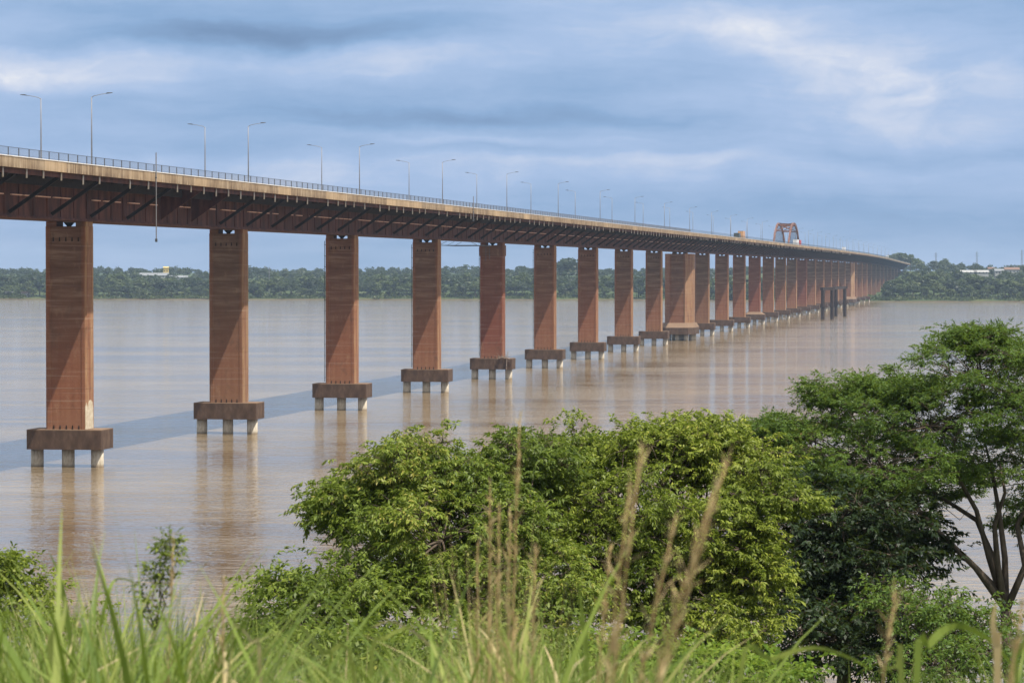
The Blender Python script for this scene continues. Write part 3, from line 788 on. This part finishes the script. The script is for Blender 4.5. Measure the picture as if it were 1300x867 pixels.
# ------------------------------------------------------------------ far buildings, masts, marker
M_WALL = material('far_white_wall', lambda T: T.mix(T.noise(T.obj(), .3, 3), (.28, .28, .27), (.40, .40, .39)), .85, .2)
M_YELLOW = material('far_yellow_wall', lambda T: T.mix(T.noise(T.obj(), .3, 3), (.55, .40, .12), (.68, .52, .18)), .85, .2)
M_TILE = material('far_roof_tile', lambda T: T.mix(T.noise(T.obj(), .6, 3), (.16, .095, .07), (.24, .16, .12)), .9, .1)
M_GREYROOF = material('far_grey_roof', lambda T: T.mix(T.noise(T.obj(), .3, 3), (.17, .18, .19), (.25, .26, .27)), .6, .3)
def house(px, yy, w, d_, h, label, wall=M_WALL, roof=M_TILE, pyb=None, nwin=4, cat='house', name='house', rz=0.0):
    x = (px - 650) / 4000 * yy
    zg = float(far_z(x, yy)) if pyb is None else H - (pyb - 344) / 4000 * yy
    o = link(name, None, None, (x, yy, zg), (0, 0, rz))
    tag(o, label, cat)
    MB().box(-w / 2, w / 2, -d_ / 2, d_ / 2, -14, h).build('wall', wall, o)
    rp = [(-w / 2 - .6, h + .01), (w / 2 + .6, h + .01), (w / 2 + .6, h + .3), (0, h + .3 + w * .0 + min(3.5, d_ * .22)), (-w / 2 - .6, h + .3)]
    rr = [[(-w / 2 - .6, -d_ / 2 - .6, h + .01), (-w / 2 - .6, 0, h + min(3.5, d_ * .24)), (-w / 2 - .6, d_ / 2 + .6, h + .01)], [(w / 2 + .6, -d_ / 2 - .6, h + .01), (w / 2 + .6, 0, h + min(3.5, d_ * .24)), (w / 2 + .6, d_ / 2 + .6, h + .01)]]
    MB().rings(rr).build('roof', roof, o)
    for i in range(nwin):
        xx = -w / 2 + w * (i + .5) / nwin
        MB().box(xx - .7, xx + .7, -d_ / 2 - .06, -d_ / 2 - .003, h * .35, h * .35 + 1.5).build('window', M_GLASS, o)
    return o
house(196, 4000, 36, 14, 3.2, 'long low white building with grey roof on the far ridge between the first piers', M_WALL, M_GREYROOF, 353, 9, 'building', 'long_building')
house(227, 3900, 22, 10, 2.2, 'pale shed beside the long white building on the far ridge', M_WALL, M_GREYROOF, 354.5, 5, 'building', 'shed')
house(211, 4020, 6, 6, 7, 'yellow water tower house rising above the long white building', M_YELLOW, M_YELLOW, 347, 2, 'tower', 'water_tower')
house(33, 3372, 9, 7, 4, 'small tiled house by the water left of the first pier', M_WALL, M_TILE, None, 2)
house(12, 3385, 7, 6, 4, 'small white house among trees at the left edge of the far bank', M_WALL, M_GREYROOF, None, 2)
house(1229, 3560, 18, 10, 1.6, 'left of two long white sheds above the trees on the right bank', M_WALL, M_WALL, 347.5, 4, 'shed', 'shed')
house(1245, 3560, 16, 10, 1.6, 'second long white shed above the trees on the right bank', M_WALL, M_WALL, 347.5, 4, 'shed', 'shed')
house(1268, 3600, 10, 10, 4, 'small grey-roofed shed at the right above the far wood', M_WALL, M_GREYROOF, 348.5, 3, 'shed', 'shed')
house(1284, 3900, 18, 12, 5, 'white house high on the right ridge near the picture edge', M_WALL, M_TILE, 347.5, 4)
house(1258, 3900, 8, 8, 5, 'tiny white house on the right ridge below the pylons', M_WALL, M_TILE, 346.5, 2)
def mast(px, yy, top, base, label, w=3.0):
    x = (px - 650) / 4000 * yy
    zb = float(far_z(x, yy)); zt = H - (top - 344) / 4000 * yy
    o = link('lattice_pylon', None, None, (x, yy, zb))
    tag(o, label, 'pylon')
    h = zt - zb
    mb = MB()
    for sx in (-1, 1):
        for sy in (-1, 1): mb.tube([(sx * w / 2, sy * w / 2, -1), (sx * .3, sy * .3, h)], .16, 4)
    mb.build('legs', M_GALV, o)
    mb = MB()
    zz = 0.0
    while zz < h - 2:
        k0 = w / 2 * (1 - zz / h) + .3 * zz / h; k1 = w / 2 * (1 - (zz + 3) / h) + .3 * (zz + 3) / h
        mb.tube([(-k0, -k0, zz), (k1, -k1, zz + 3)], .08, 4).tube([(k0, -k0, zz), (-k1, -k1, zz + 3)], .08, 4)
        zz += 3
    mb.build('bracing', M_GALV, o)
    for q in (.82, .93): MB().bar((-w * .9, 0, h * q), (w * .9, 0, h * q), .3, .3).build('crossarm', M_GALV, o)
mast(1188, 4300, 321, 336, 'faint lattice pylon on the right skyline, left of the others')
mast(1240, 4300, 320, 336, 'faint lattice pylon in the middle of the right skyline')
mast(1297, 4200, 317, 335, 'lattice pylon at the right edge of the skyline')
mast(342, 3420, 339, 357, 'thin pale mast above the far wood between the second and third piers', 1.6)
mk = link('channel_marker', None, None, ((716 - 650) / 4000 * 3305, 3305, float(far_z(54.5, 3305))))
tag(mk, 'white cross-shaped channel marker on the far shore between the sixth and seventh piers', 'marker')
MB().box(-.35, .35, -.2, .2, 0, 11.5).build('mast', M_WALL, mk)
MB().box(-2.6, 2.6, -.45, -.21, 8.2, 9.4).build('crossboard', M_WALL, mk)

# ------------------------------------------------------------------ foreground trees
def unit(a): return a / np.maximum(np.linalg.norm(a, axis=-1, keepdims=True), 1e-9)
def leaf_quads(r, c, d, ln, wd, up=None):
    """kite leaves: base c, direction d, length ln, width wd"""
    n = len(c)
    side = unit(np.cross(d, r.normal(size=(n, 3)) * (up or 1.0) + (np.array([0, 0, 1.0]) if up else 0.0)))
    nrm = np.cross(side, d)
    mid = c + d * (ln * .45)[:, None]
    fold = nrm * (wd * .25)[:, None]
    return np.stack([c, mid + side * (wd / 2)[:, None] + fold, c + d * ln[:, None] - fold, mid - side * (wd / 2)[:, None] + fold], 1)
def tree(name, label, base, fork, lobes, mat, seed, leaf=(.15, .06), n_sub=22, n_cl=16, n_leaf=10, sub_r=.55, droop=.5, trunk_r=.2, cat='tree', flat=1.0, group=None, mains=None, tint=(.45, .2)):
    r = np.random.default_rng(seed)
    base = Vector(base); fork = Vector(fork) - base
    o = link(name, None, None, tuple(base))
    tag(o, label, cat, group)
    mid = fork * .5 + Vector((r.normal() * .15, r.normal() * .15, 0))
    MB().tube([(0, 0, -.6), tuple(mid), tuple(fork)], [trunk_r * 1.25, trunk_r, trunk_r * .85], 9).build('trunk', M_BARK, o, True)
    C = []; TT = []; UP = []
    starts = []
    for mx_ in (mains or []):
        e = Vector(mx_) - base - fork
        pts = [fork + e * q + Vector((r.normal() * .05, r.normal() * .05, math.sin(q * 3.14) * .08)) * e.length for q in (0, .25, .5, .75, 1.0)]
        pts[0] = fork - e * .02
        MB().tube(pts, [trunk_r * q for q in (.62, .5, .38, .27, .14)], 8).build('main_limb', M_BARK, o, True)
        starts += [np.array(pts[2]), np.array(pts[3]), np.array(pts[4])]
    for (lx, ly, lz, rx, ry, rz) in lobes:
        lc = np.array([lx - base.x, ly - base.y, lz - base.z])
        mb = MB()
        f = np.array(fork)
        if starts: f = min(starts, key=lambda q: np.linalg.norm(q - lc) + max(0, q[2] - lc[2]) * 1.5)
        e = lc - f
        m1 = f + e * .35 + r.normal(size=3) * .12 * np.linalg.norm(e) * np.array([1, 1, .3]) + np.array([0, 0, .06 * np.linalg.norm(e)])
        m2 = f + e * .7 + r.normal(size=3) * .08 * np.linalg.norm(e)
        end = f + e * .95
        rl = trunk_r * (.24 if starts else .42)
        mb.tube([tuple(f - e * .02), tuple(m1), tuple(m2), tuple(end)], [rl, rl * .8, rl * .6, rl * .35], 7)
        lobe_t = r.normal() * .12
        for i in range(n_sub):
            dv = unit(r.normal(size=3)); dv[2] = dv[2] * .8 + .18
            sc_ = dv * np.array([rx, ry, rz]) * r.uniform(.55, 1.0) ** .6
            st_ = [m1, m2, end, end][r.integers(4)] if np.linalg.norm(sc_) > .6 else end
            sub = lc + sc_ * (r.uniform(1.15, 1.45) if r.uniform() < .2 else 1.0)
            km = (st_ + sub) / 2 + r.normal(size=3) * .14 * np.linalg.norm(sub - st_)
            mb.tube([tuple(st_), tuple(km), tuple(sub)], [rl * .38, rl * .26, rl * .1], 5)
            sr = sub_r * r.uniform(.55, 1.3)
            off = r.normal(size=(n_cl, 3)) * sr * np.array([1, 1, .55 * flat]); off[:, 2] += .1 * sr
            cc = sub + off
            for q in cc[::2]: mb.tube([tuple(sub), tuple((sub + q) / 2 + r.normal(size=3) * .05), tuple(q)], [rl * .11, rl * .08, rl * .04], 3)
            C.append(cc); TT.append(np.full(n_cl, tint[0] + lobe_t + r.normal() * tint[1] * .5)); UP.append(unit(off + sc_ * .25))
        mb.build('limb', M_BARK, o, True, fix=False)
    C = np.concatenate(C); TT = np.concatenate(TT); UP = np.concatenate(UP)
    nc = len(C); n = nc * n_leaf
    tw = UP * .7 + r.normal(size=(nc, 3)) * .55; tw[:, 2] *= .55; tw = unit(tw)          # each cluster is a spray along its twig
    sdir = unit(np.cross(tw, np.array([0, 0, 1.0]) + r.normal(size=(nc, 3)) * .35))
    f = np.tile((np.arange(n_leaf) + .5) / n_leaf, nc); sg = np.tile(np.where(np.arange(n_leaf) % 2, 1.0, -1.0), nc)
    TW = np.repeat(tw, n_leaf, 0); SD = np.repeat(sdir, n_leaf, 0)
    c = np.repeat(C, n_leaf, 0) + TW * (f * leaf[0] * 2.2)[:, None] + r.normal(size=(n, 3)) * leaf[0] * .12
    c[:, 2] -= f ** 2 * leaf[0] * .7 * droop
    d = unit(SD * (sg * .75)[:, None] + TW * (.45 + .6 * f)[:, None] + r.normal(size=(n, 3)) * .32 + np.array([0, 0, -droop]))
    ln = leaf[0] * r.uniform(.65, 1.25, n); wd = leaf[1] * r.uniform(.7, 1.2, n)
    tt = np.clip(np.repeat(TT, n_leaf) + r.normal(size=n) * tint[1] * .7, 0, 1)
    link('crown', tri_mesh('crown', leaf_quads(r, c, d, ln, wd, .55), 4, mat, tt), o)
    return o
def W(px, py, Y): return ((px - 650) / 4000 * Y, Y, H - (py - 344) / 4000 * Y)
def gz(x, y): return float(near_z(x, y))
def lobe(px, py, Y, rpx, rpy, ry=None):
    x, y, z = W(px, py, Y); rx = rpx / 4000 * Y; rz = rpy / 4000 * Y
    return (x, y, z, rx, ry if ry else rx, rz)
def on_ground(px, Y):
    x = (px - 650) / 4000 * Y
    return (x, Y, gz(x, Y) - .1)

# right: tall feathery acacia-like tree
tree('acacia_tree', 'tall feathery tree with dark forked trunk at the right edge', on_ground(1292, 92), W(1278, 775, 92),
     [lobe(1235, 470, 92, 85, 42), lobe(1290, 500, 92, 90, 50), lobe(1180, 540, 91, 95, 42), lobe(1110, 530, 92, 85, 36), lobe(1075, 500, 93, 50, 24), lobe(1030, 570, 92, 75, 36),
      lobe(1120, 595, 90, 95, 36), lobe(1215, 580, 93, 90, 40), lobe(1310, 590, 92, 80, 50), lobe(1370, 540, 93, 90, 70), lobe(1000, 610, 93, 50, 30), lobe(1235, 435, 93, 40, 20), lobe(1175, 625, 95, 80, 26), lobe(1330, 660, 94, 60, 30), lobe(1400, 640, 92, 80, 60), lobe(985, 550, 92, 36, 20), lobe(1150, 505, 93, 40, 22), lobe(1060, 620, 91, 80, 30)],
     M_LEAF_FEATHER, 21, leaf=(.12, .04), n_sub=34, n_cl=22, n_leaf=14, sub_r=.27, droop=.22, trunk_r=.19, flat=.6,
     mains=[W(1120, 610, 90.5), W(1160, 585, 93), W(1205, 560, 91.5), W(1250, 560, 93), W(1275, 590, 91), W(1320, 590, 93), W(1185, 672, 91)])
# tree in its shade, the dark put into its leaf colour
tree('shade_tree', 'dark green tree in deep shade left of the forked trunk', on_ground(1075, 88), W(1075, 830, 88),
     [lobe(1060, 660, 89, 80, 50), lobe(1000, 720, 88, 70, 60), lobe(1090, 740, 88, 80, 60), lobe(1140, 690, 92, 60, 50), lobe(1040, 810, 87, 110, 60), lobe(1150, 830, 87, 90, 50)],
     M_LEAF_SHADED, 22, leaf=(.19, .085), n_sub=34, n_cl=18, n_leaf=11, sub_r=.5, droop=.4, trunk_r=.22)
tree('bank_shrub', 'lighter green shrub under the forked tree at lower right', on_ground(1200, 84), W(1200, 850, 84),
     [lobe(1160, 775, 84, 55, 30), lobe(1215, 800, 84, 60, 34), lobe(1270, 830, 82, 70, 34), lobe(1190, 850, 82, 80, 30)],
     M_LEAF_FEATHER, 23, leaf=(.14, .06), n_sub=18, n_cl=13, n_leaf=9, sub_r=.36, trunk_r=.1, cat='shrub')
# centre: two broad-leaved trees
tree('broadleaf_tree', 'bright green broad-leaved tree at centre right behind the straw stalks', on_ground(850, 74), W(850, 800, 74),
     [lobe(835, 583, 74, 70, 34), lobe(735, 592, 75, 70, 38), lobe(915, 588, 74, 62, 34), lobe(975, 635, 73, 58, 34), lobe(790, 650, 72, 95, 50), lobe(880, 680, 72, 90, 50), lobe(840, 750, 71, 90, 50), lobe(930, 730, 72, 60, 55), lobe(700, 640, 74, 70, 60),
      lobe(880, 560, 75, 60, 20), lobe(760, 720, 71, 80, 60), lobe(900, 800, 71, 80, 40)],
     M_LEAF_BRIGHT, 24, leaf=(.125, .05), n_sub=29, n_cl=23, n_leaf=16, sub_r=.29, droop=.6, trunk_r=.2)
tree('leafy_tree', 'mid green drooping tree at centre left over the water', on_ground(590, 70), W(590, 790, 70),
     [lobe(515, 602, 70, 58, 36), lobe(595, 622, 70, 70, 36), lobe(665, 592, 71, 52, 42), lobe(468, 655, 70, 55, 32), lobe(560, 680, 68, 95, 55), lobe(650, 690, 69, 80, 60), lobe(510, 730, 68, 70, 44), lobe(600, 760, 67, 90, 40), lobe(690, 770, 68, 70, 44), lobe(440, 640, 70, 36, 22)],
     M_LEAF_MID, 25, leaf=(.125, .048), n_sub=29, n_cl=23, n_leaf=16, sub_r=.28, droop=.6, trunk_r=.2, tint=(.5, .22))
tree('low_shrub', 'low dark green shrub at the water edge left of the centre trees', on_ground(410, 66), W(410, 800, 66),
     [lobe(370, 752, 66, 30, 20), lobe(430, 755, 66, 44, 28), lobe(400, 800, 65, 66, 28), lobe(470, 785, 66, 55, 36), lobe(345, 800, 66, 28, 20)],
     M_LEAF_MID, 26, leaf=(.15, .062), n_sub=18, n_cl=14, n_leaf=9, sub_r=.33, droop=.5, trunk_r=.1, cat='shrub', tint=(.4, .2))
tree('edge_shrub', 'small yellow-green shrub at the left picture edge', on_ground(-10, 42), W(-10, 800, 42),
     [lobe(0, 730, 42, 30, 26), lobe(15, 765, 42, 42, 26), lobe(-40, 740, 42, 40, 30), lobe(60, 800, 41, 40, 26)],
     M_LEAF_BRIGHT, 27, leaf=(.09, .04), n_sub=14, n_cl=12, n_leaf=9, sub_r=.18, droop=.3, trunk_r=.05, cat='shrub')
tree('lime_shrub', 'lime green leafy shrub at the bottom right of centre', on_ground(890, 34), W(890, 868, 34),
     [lobe(850, 842, 34, 50, 18), lobe(905, 848, 34, 50, 18), lobe(960, 860, 34, 46, 14), lobe(800, 855, 34, 40, 16)],
     M_LEAF_LIME, 28, leaf=(.09, .045), n_sub=12, n_cl=11, n_leaf=9, sub_r=.13, droop=.25, trunk_r=.03, cat='shrub')
tree('hollow_shrub', 'dark shrub behind the grass at the bottom centre', on_ground(640, 46), W(640, 867, 46),
     [lobe(560, 828, 46, 70, 24), lobe(650, 825, 46, 70, 26), lobe(740, 835, 46, 70, 26), lobe(470, 830, 46, 60, 26), lobe(380, 840, 46, 50, 24), lobe(520, 850, 45, 80, 20), lobe(690, 852, 45, 80, 20)],
     M_LEAF_MID, 29, leaf=(.12, .05), n_sub=18, n_cl=14, n_leaf=9, sub_r=.24, droop=.3, trunk_r=.05, cat='shrub', tint=(.45, .22))

# ------------------------------------------------------------------ grass
def blades(r, n, bx, by, bz, length, lean, width, segs=6, curl=1.0):
    """ribbons: (n, segs+1, 2, 3)"""
    az = r.uniform(0, 2 * np.pi, n) if lean is None else lean
    hd = np.stack([np.cos(az), np.sin(az), np.zeros(n)], -1)
    sd = np.stack([-np.sin(az + r.normal(size=n) * .6), np.cos(az + r.normal(size=n) * .6), np.zeros(n)], -1)
    a0 = r.uniform(.05, .35, n); a1 = a0 + curl * r.uniform(.2, 1.5, n)
    p = np.stack([bx, by, bz], -1); out = []
    for i in range(segs + 1):
        f = i / segs
        w = width * (0.75 + .5 * f if f < .4 else .95 * (1 - (f - .4) / .6) ** .8 + .03)
        out.append(np.stack([p - sd * w[:, None] / 2, p + sd * w[:, None] / 2], 1))
        ang = a0 + (a1 - a0) * f ** 1.6
        p = p + (hd * np.sin(ang)[:, None] + np.array([0, 0, 1.0]) * np.cos(ang)[:, None]) * (length / segs)[:, None]
    return np.stack(out, 1)
def ribbon_quads(B):
    q = np.stack([B[:, :-1, 0], B[:, :-1, 1], B[:, 1:, 1], B[:, 1:, 0]], 2)
    return q.reshape(-1, 4, 3)
r = np.random.default_rng(77)
env = lambda px: np.interp(px, [-100, 0, 60, 130, 210, 290, 350, 450, 560, 620, 700, 760, 830, 900, 1000, 1100, 1200, 1260, 1400],
                           [775, 782, 768, 755, 760, 785, 815, 825, 815, 800, 795, 808, 828, 850, 876, 880, 878, 860, 835])
n = 17000
Y = r.uniform(8.5, 27, n)
px = r.uniform(-140, 1440, n)
tip = env(px) + r.exponential(28, n) + 14 * r.normal(size=n) - (r.uniform(size=n) < .05) * r.uniform(10, 60, n)
X = (px - 650) / 4000 * Y
zg = near_z(X, Y)
zt = H - (tip - 344) / 4000 * Y
L = (zt - zg) * 1.08
ok = (L > .25) & (L < 2.3)
X, Y, zg, L = X[ok], Y[ok], zg[ok], L[ok]; n = len(X)
wd = r.uniform(.006, .02, n) * np.where(r.uniform(size=n) < .2, .45, 1)
B = blades(r, n, X, Y, zg - .03, L, None, wd)
tint = np.clip(r.normal(.45, .22, n) + (r.uniform(size=n) < .06) * .45, 0, 1)
tag(link('tall_grass', tri_mesh('tall_grass', ribbon_quads(B), 4, M_GRASS, np.repeat(tint, 6))), 'tall green grass covering the near slope', 'grass', None, 'stuff')
n = 1300
Y = r.uniform(8, 14, n); px = r.uniform(-60, 1360, n); px = np.where(r.uniform(size=n) < .35, r.normal(620, 110, n), px); px = np.where((r.uniform(size=n) < .3) | ((px > 930) & (px < 1240)), r.normal(120, 110, n), px)
tip = env(px) - 8 + r.exponential(40, n)
X = (px - 650) / 4000 * Y; zg = near_z(X, Y); L = (H - (tip - 344) / 4000 * Y - zg) * 1.3
ok = (L > .4) & (L < 2.4); X, Y, zg, L = X[ok], Y[ok], zg[ok], L[ok]; n = len(X)
px = px[ok]
B = blades(r, n, X, Y, zg - .03, L, None, r.uniform(.016, .040, n), 9, 2.8)
tint = np.clip(r.normal(.42, .17, n) + (r.uniform(size=n) < np.where(np.abs(px - 640) < 110, .45, .08)) * .45, 0, 1)
tag(link('broad_grass', tri_mesh('broad_grass', ribbon_quads(B), 4, M_GRASS, np.repeat(tint, 9))), 'broad arching grass blades mixed with dry ones on the near slope', 'grass', None, 'stuff')
n = 90
px = r.normal(628, 17, n); Y = r.uniform(9.5, 11, n); X = (px - 650) / 4000 * Y; zg = near_z(X, Y)
L = H - (625 + r.exponential(70, n) - 344) / 4000 * Y - zg; L = np.maximum(L, .4)
B = blades(r, n, X, Y, zg - .03, L, None, r.uniform(.004, .012, n), 7, .18)
B[..., 0] -= (B[..., 0] - X[:, None, None]) * .55
tag(link('dry_tuft', tri_mesh('dry_tuft', ribbon_quads(B), 4, M_DRY, np.repeat(r.uniform(.2, 1, n), 7))), 'upright tuft of pale straw in the grass at bottom centre', 'grass', None, 'stuff')
# short turf carpeting the slope under it and down to the trees
n = 26000
Y = 4 + 50 * r.uniform(size=n) ** 1.3; X = r.uniform(-1, 1, n) * (Y * .25 + 2)
zg = near_z(X, Y)
B = blades(r, n, X, Y, zg - .03, r.uniform(.25, .65, n), None, r.uniform(.012, .03, n), 4, 1.0)
tag(link('short_grass', tri_mesh('short_grass', ribbon_quads(B), 4, M_GRASS, np.repeat(np.clip(r.normal(.4, .22, n), 0, 1), 4))), 'short grass under the tall blades on the near slope', 'grass', None, 'stuff')

# single tall seed stalks
def stalk(pxb, pxt, pyt, Y, label, dry=.8, fluffy=True, seed=0, rad=.0035, bend=.25):
    rr = np.random.default_rng(500 + seed)
    x0, y0, _ = W(pxb, 867, Y); z0 = gz(x0, y0)
    o = link('seed_stalk', None, None, (x0, y0, z0))
    tag(o, label, 'grass stalk', 'seed stalks in the near grass')
    tx, ty, tz = W(pxt, pyt, Y); e = Vector((tx - x0, ty - y0 + rr.normal() * .1, tz - z0))
    pts = [Vector((e.x * f ** (1 + bend * 3), e.y * f, e.z * (f if bend < .5 else f ** .9))) for f in np.linspace(0, 1, 9)]
    MB().tube(pts, [rad * (1.2 - .8 * f) for f in np.linspace(0, 1, 9)], 5).build('stem', M_DRY if dry > .5 else M_GRASS, o, True, fix=False)
    n = 110 if fluffy else 36
    f = rr.uniform(.50 if fluffy else .3, 1.0, n); L = e.length
    base = np.array([[*pts[0].lerp(pts[-1], 0)]] * n)
    pa = np.array([[*p_] for p_ in pts]); ii = np.minimum((f * 8).astype(int), 7); fr = (f * 8 - ii)[:, None]
    base = pa[ii] * (1 - fr) + pa[ii + 1] * fr
    d = unit(rr.normal(size=(n, 3)) * .5 + np.array(e.normalized()) * 1.6)
    ln = rr.uniform(.04, .11, n) * (1.3 - f) * 1.6 if fluffy else rr.uniform(.15, .32, n)
    wq = rr.uniform(.002, .005, n) if fluffy else rr.uniform(.008, .016, n)
    link('seed_head' if fluffy else 'leaves', tri_mesh('seed_head', leaf_quads(rr, base, d, ln, wq), 4, M_DRY if dry > .3 else M_GRASS, np.clip(rr.normal(dry * .7, .2, n), 0, 1)), o)
specs = [(618, 622, 620, 10, 'straw-dry grass stalk with feathery head left in the dry tuft at centre'),
         (628, 634, 640, 10, 'straw-dry stalk in the middle of the dry tuft at centre'),
         (640, 648, 655, 10.4, 'pale dry stalk at the right of the dry tuft at centre'),
         (605, 606, 690, 10.2, 'short dry stalk at the left of the dry tuft at centre'),
         (668, 680, 690, 9.5, 'short pale stalk just right of the dry tuft at centre'),
         (640, 660, 535, 9.0, 'tallest thin blurred stalk above the dry tuft at centre'),
         (720, 815, 575, 6.0, 'golden feathery seed head leaning right above the broad-leaved tree'),
         (715, 800, 610, 6.2, 'lower golden seed head leaning right beside the taller one'),
         (700, 930, 590, 6.0, 'long golden seed head leaning far right over the bright tree'),
         (690, 905, 625, 6.0, 'second long seed head under the farthest leaning one'),
         (715, 860, 660, 6.4, 'short seed head leaning right below the two long ones'),
         (735, 775, 690, 9.5, 'green-gold stalk between dry tuft and leaning seed heads'),
         (1070, 1140, 752, 7.5, 'bent tan seed stalk at the lower right in front of the dark shade'),
         (1225, 1300, 770, 7.0, 'slanting pale stalk crossing the lower right corner'),
         (205, 222, 690, 11, 'thin green-brown stalk rising from grass at lower left'),
         (280, 285, 735, 10, 'thin stalk right of the leafy weed at lower left')]
for i, (a, b_, c, Y, lab) in enumerate(specs):
    stalk(a, b_, c, Y, lab, .85 if i not in (5, 11, 14, 15) else .55, True, i)
# leafy weed at lower left
wd_ = tree('climbing_weed', 'slender leafy green weed rising out of the grass at lower left', on_ground(188, 16), W(196, 800, 16),
           [lobe(216, 688, 16, 2, 10), lobe(211, 705, 16, 5, 10), lobe(203, 725, 16, 7, 10), lobe(195, 745, 16, 8, 12), lobe(190, 775, 16, 9, 16)], M_LEAF_BRIGHT, 41, leaf=(.034, .014), n_sub=6, n_cl=4, n_leaf=6, sub_r=.02, droop=.2, trunk_r=.012, cat='weed')
# broad blades close to the camera at lower right and left
def big_blade(pts, Y, w, label, tint=.55, mat=None):
    P_ = [Vector(W(a, b_, Y + c)) for a, b_, c in pts]
    base = P_[0].copy(); base.z = gz(base.x, base.y)
    o_mb = []
    P_ = [base] + P_
    dens_ = []
    for i in range(len(P_) - 1):                  # smooth the polyline
        p0, p1, p2, p3 = P_[max(i - 1, 0)], P_[i], P_[i + 1], P_[min(i + 2, len(P_) - 1)]
        for f in np.linspace(0, 1, 5)[:-1]:
            dens_.append(.5 * ((2 * p1) + (p2 - p0) * f + (2 * p0 - 5 * p1 + 4 * p2 - p3) * f * f + (3 * p1 - p0 - 3 * p2 + p3) * f ** 3))
    dens_.append(P_[-1]); n = len(dens_)
    L_, R_ = [], []
    for i, p_ in enumerate(dens_):
        f = i / (n - 1); d = (dens_[min(i + 1, n - 1)] - dens_[max(i - 1, 0)]).normalized()
        s = d.cross(Vector((.25, 1, .2))).normalized()
        ww = w * (min(1, .5 + f * 1.5) if f < .5 else max(.04, (1 - (f - .5) / .5) ** .7)) / 2
        L_.append(np.array(p_ - s * ww - base)); R_.append(np.array(p_ + s * ww - base))
    Bq = np.stack([np.array(L_), np.array(R_)], 1)[None]
    q = ribbon_quads(Bq)
    o = link('grass_blade', tri_mesh('grass_blade', q, 4, mat or M_GRASS, np.full(len(q), tint)), None, tuple(base))
    tag(o, label, 'grass blade', 'broad blades near the camera')
big_blade([(1165, 866, 0), (1180, 820, .05), (1215, 795, .1), (1260, 815, .2), (1290, 850, .3)], 8.40, 0.0235, 'broad green blade arching over at the lower right corner', .6)
big_blade([(940, 866, 0), (980, 838, 0), (1035, 823, .05), (1085, 838, .1), (1110, 855, .2)], 9.24, 0.0152, 'long thin green blade arching low in front of the dark shade', .68)
big_blade([(1268, 866, 0), (1266, 820, 0), (1262, 790, 0), (1266, 765, 0)], 7.84, 0.0207, 'thick straw-coloured dry stem at the lower right corner', .5, M_DRY)
big_blade([(1290, 866, 0), (1296, 830, 0), (1315, 790, 0)], 8.12, 0.0207, 'green blade cut by the right edge near the dry stem', .5)
big_blade([(1145, 866, 0), (1140, 848, 0), (1115, 852, 0)], 8.40, 0.0138, 'small bent green blade at the bottom right', .7)
big_blade([(450, 866, 0), (410, 830, 0), (385, 800, .1), (365, 790, .1)], 9.80, 0.0152, 'yellow-green blade curving left at bottom centre left', .72)
big_blade([(470, 866, 0), (490, 810, 0), (540, 795, .1), (580, 815, .2)], 10.36, 0.0138, 'green blade arching right at bottom centre left', .7)
big_blade([(60, 866, 0), (75, 800, 0), (82, 765, .1), (74, 740, .1)], 9.80, 0.0207, 'broad pale green blade standing at the lower left', .74)
big_blade([(90, 866, 0), (82, 770, 0), (72, 725, 0), (60, 700, .1)], 12.60, 0.0207, 'tall broad green blade at the far lower left', .5)
big_blade([(120, 866, 0), (135, 760, 0), (150, 735, .1), (180, 745, .2)], 12.60, 0.0152, 'green blade bending right beside the leafy weed', .45)
big_blade([(745, 866, 0), (740, 790, 0), (735, 740, 0)], 10.36, 0.0179, 'upright green blade right of the dry tuft', .6)
big_blade([(330, 866, 0), (318, 815, 0), (300, 795, .1), (285, 792, .1)], 9.80, 0.0138, 'pale straw blade curling left at lower left of centre', .95)
big_blade([(560, 866, 0), (545, 820, 0), (500, 790, .1), (470, 798, .1)], 11.20, 0.0124, 'dry tan blade arching left before the dark shrub', .97)

# ------------------------------------------------------------------ air
hz = MB().box(-5300, 5300, -320, 9400, -9, 92).mesh('haze', None)
hz.materials.clear()
m = bpy.data.materials.new('river_haze'); m.use_nodes = True
m.node_tree.nodes.clear()
T = NT(m.node_tree)
out = T.n('ShaderNodeOutputMaterial')
pv = T.n('ShaderNodeVolumePrincipled')
pv.inputs['Color'].default_value = (.58, .76, 1.0, 1)
pv.inputs['Density'].default_value = 5.2e-5
pv.inputs['Anisotropy'].default_value = 0.1
m.node_tree.links.new(pv.outputs[0], out.inputs['Volume'])
hz.materials.append(m)
tag(link('haze', hz), 'thin blue haze over the river', 'haze', None, 'stuff')
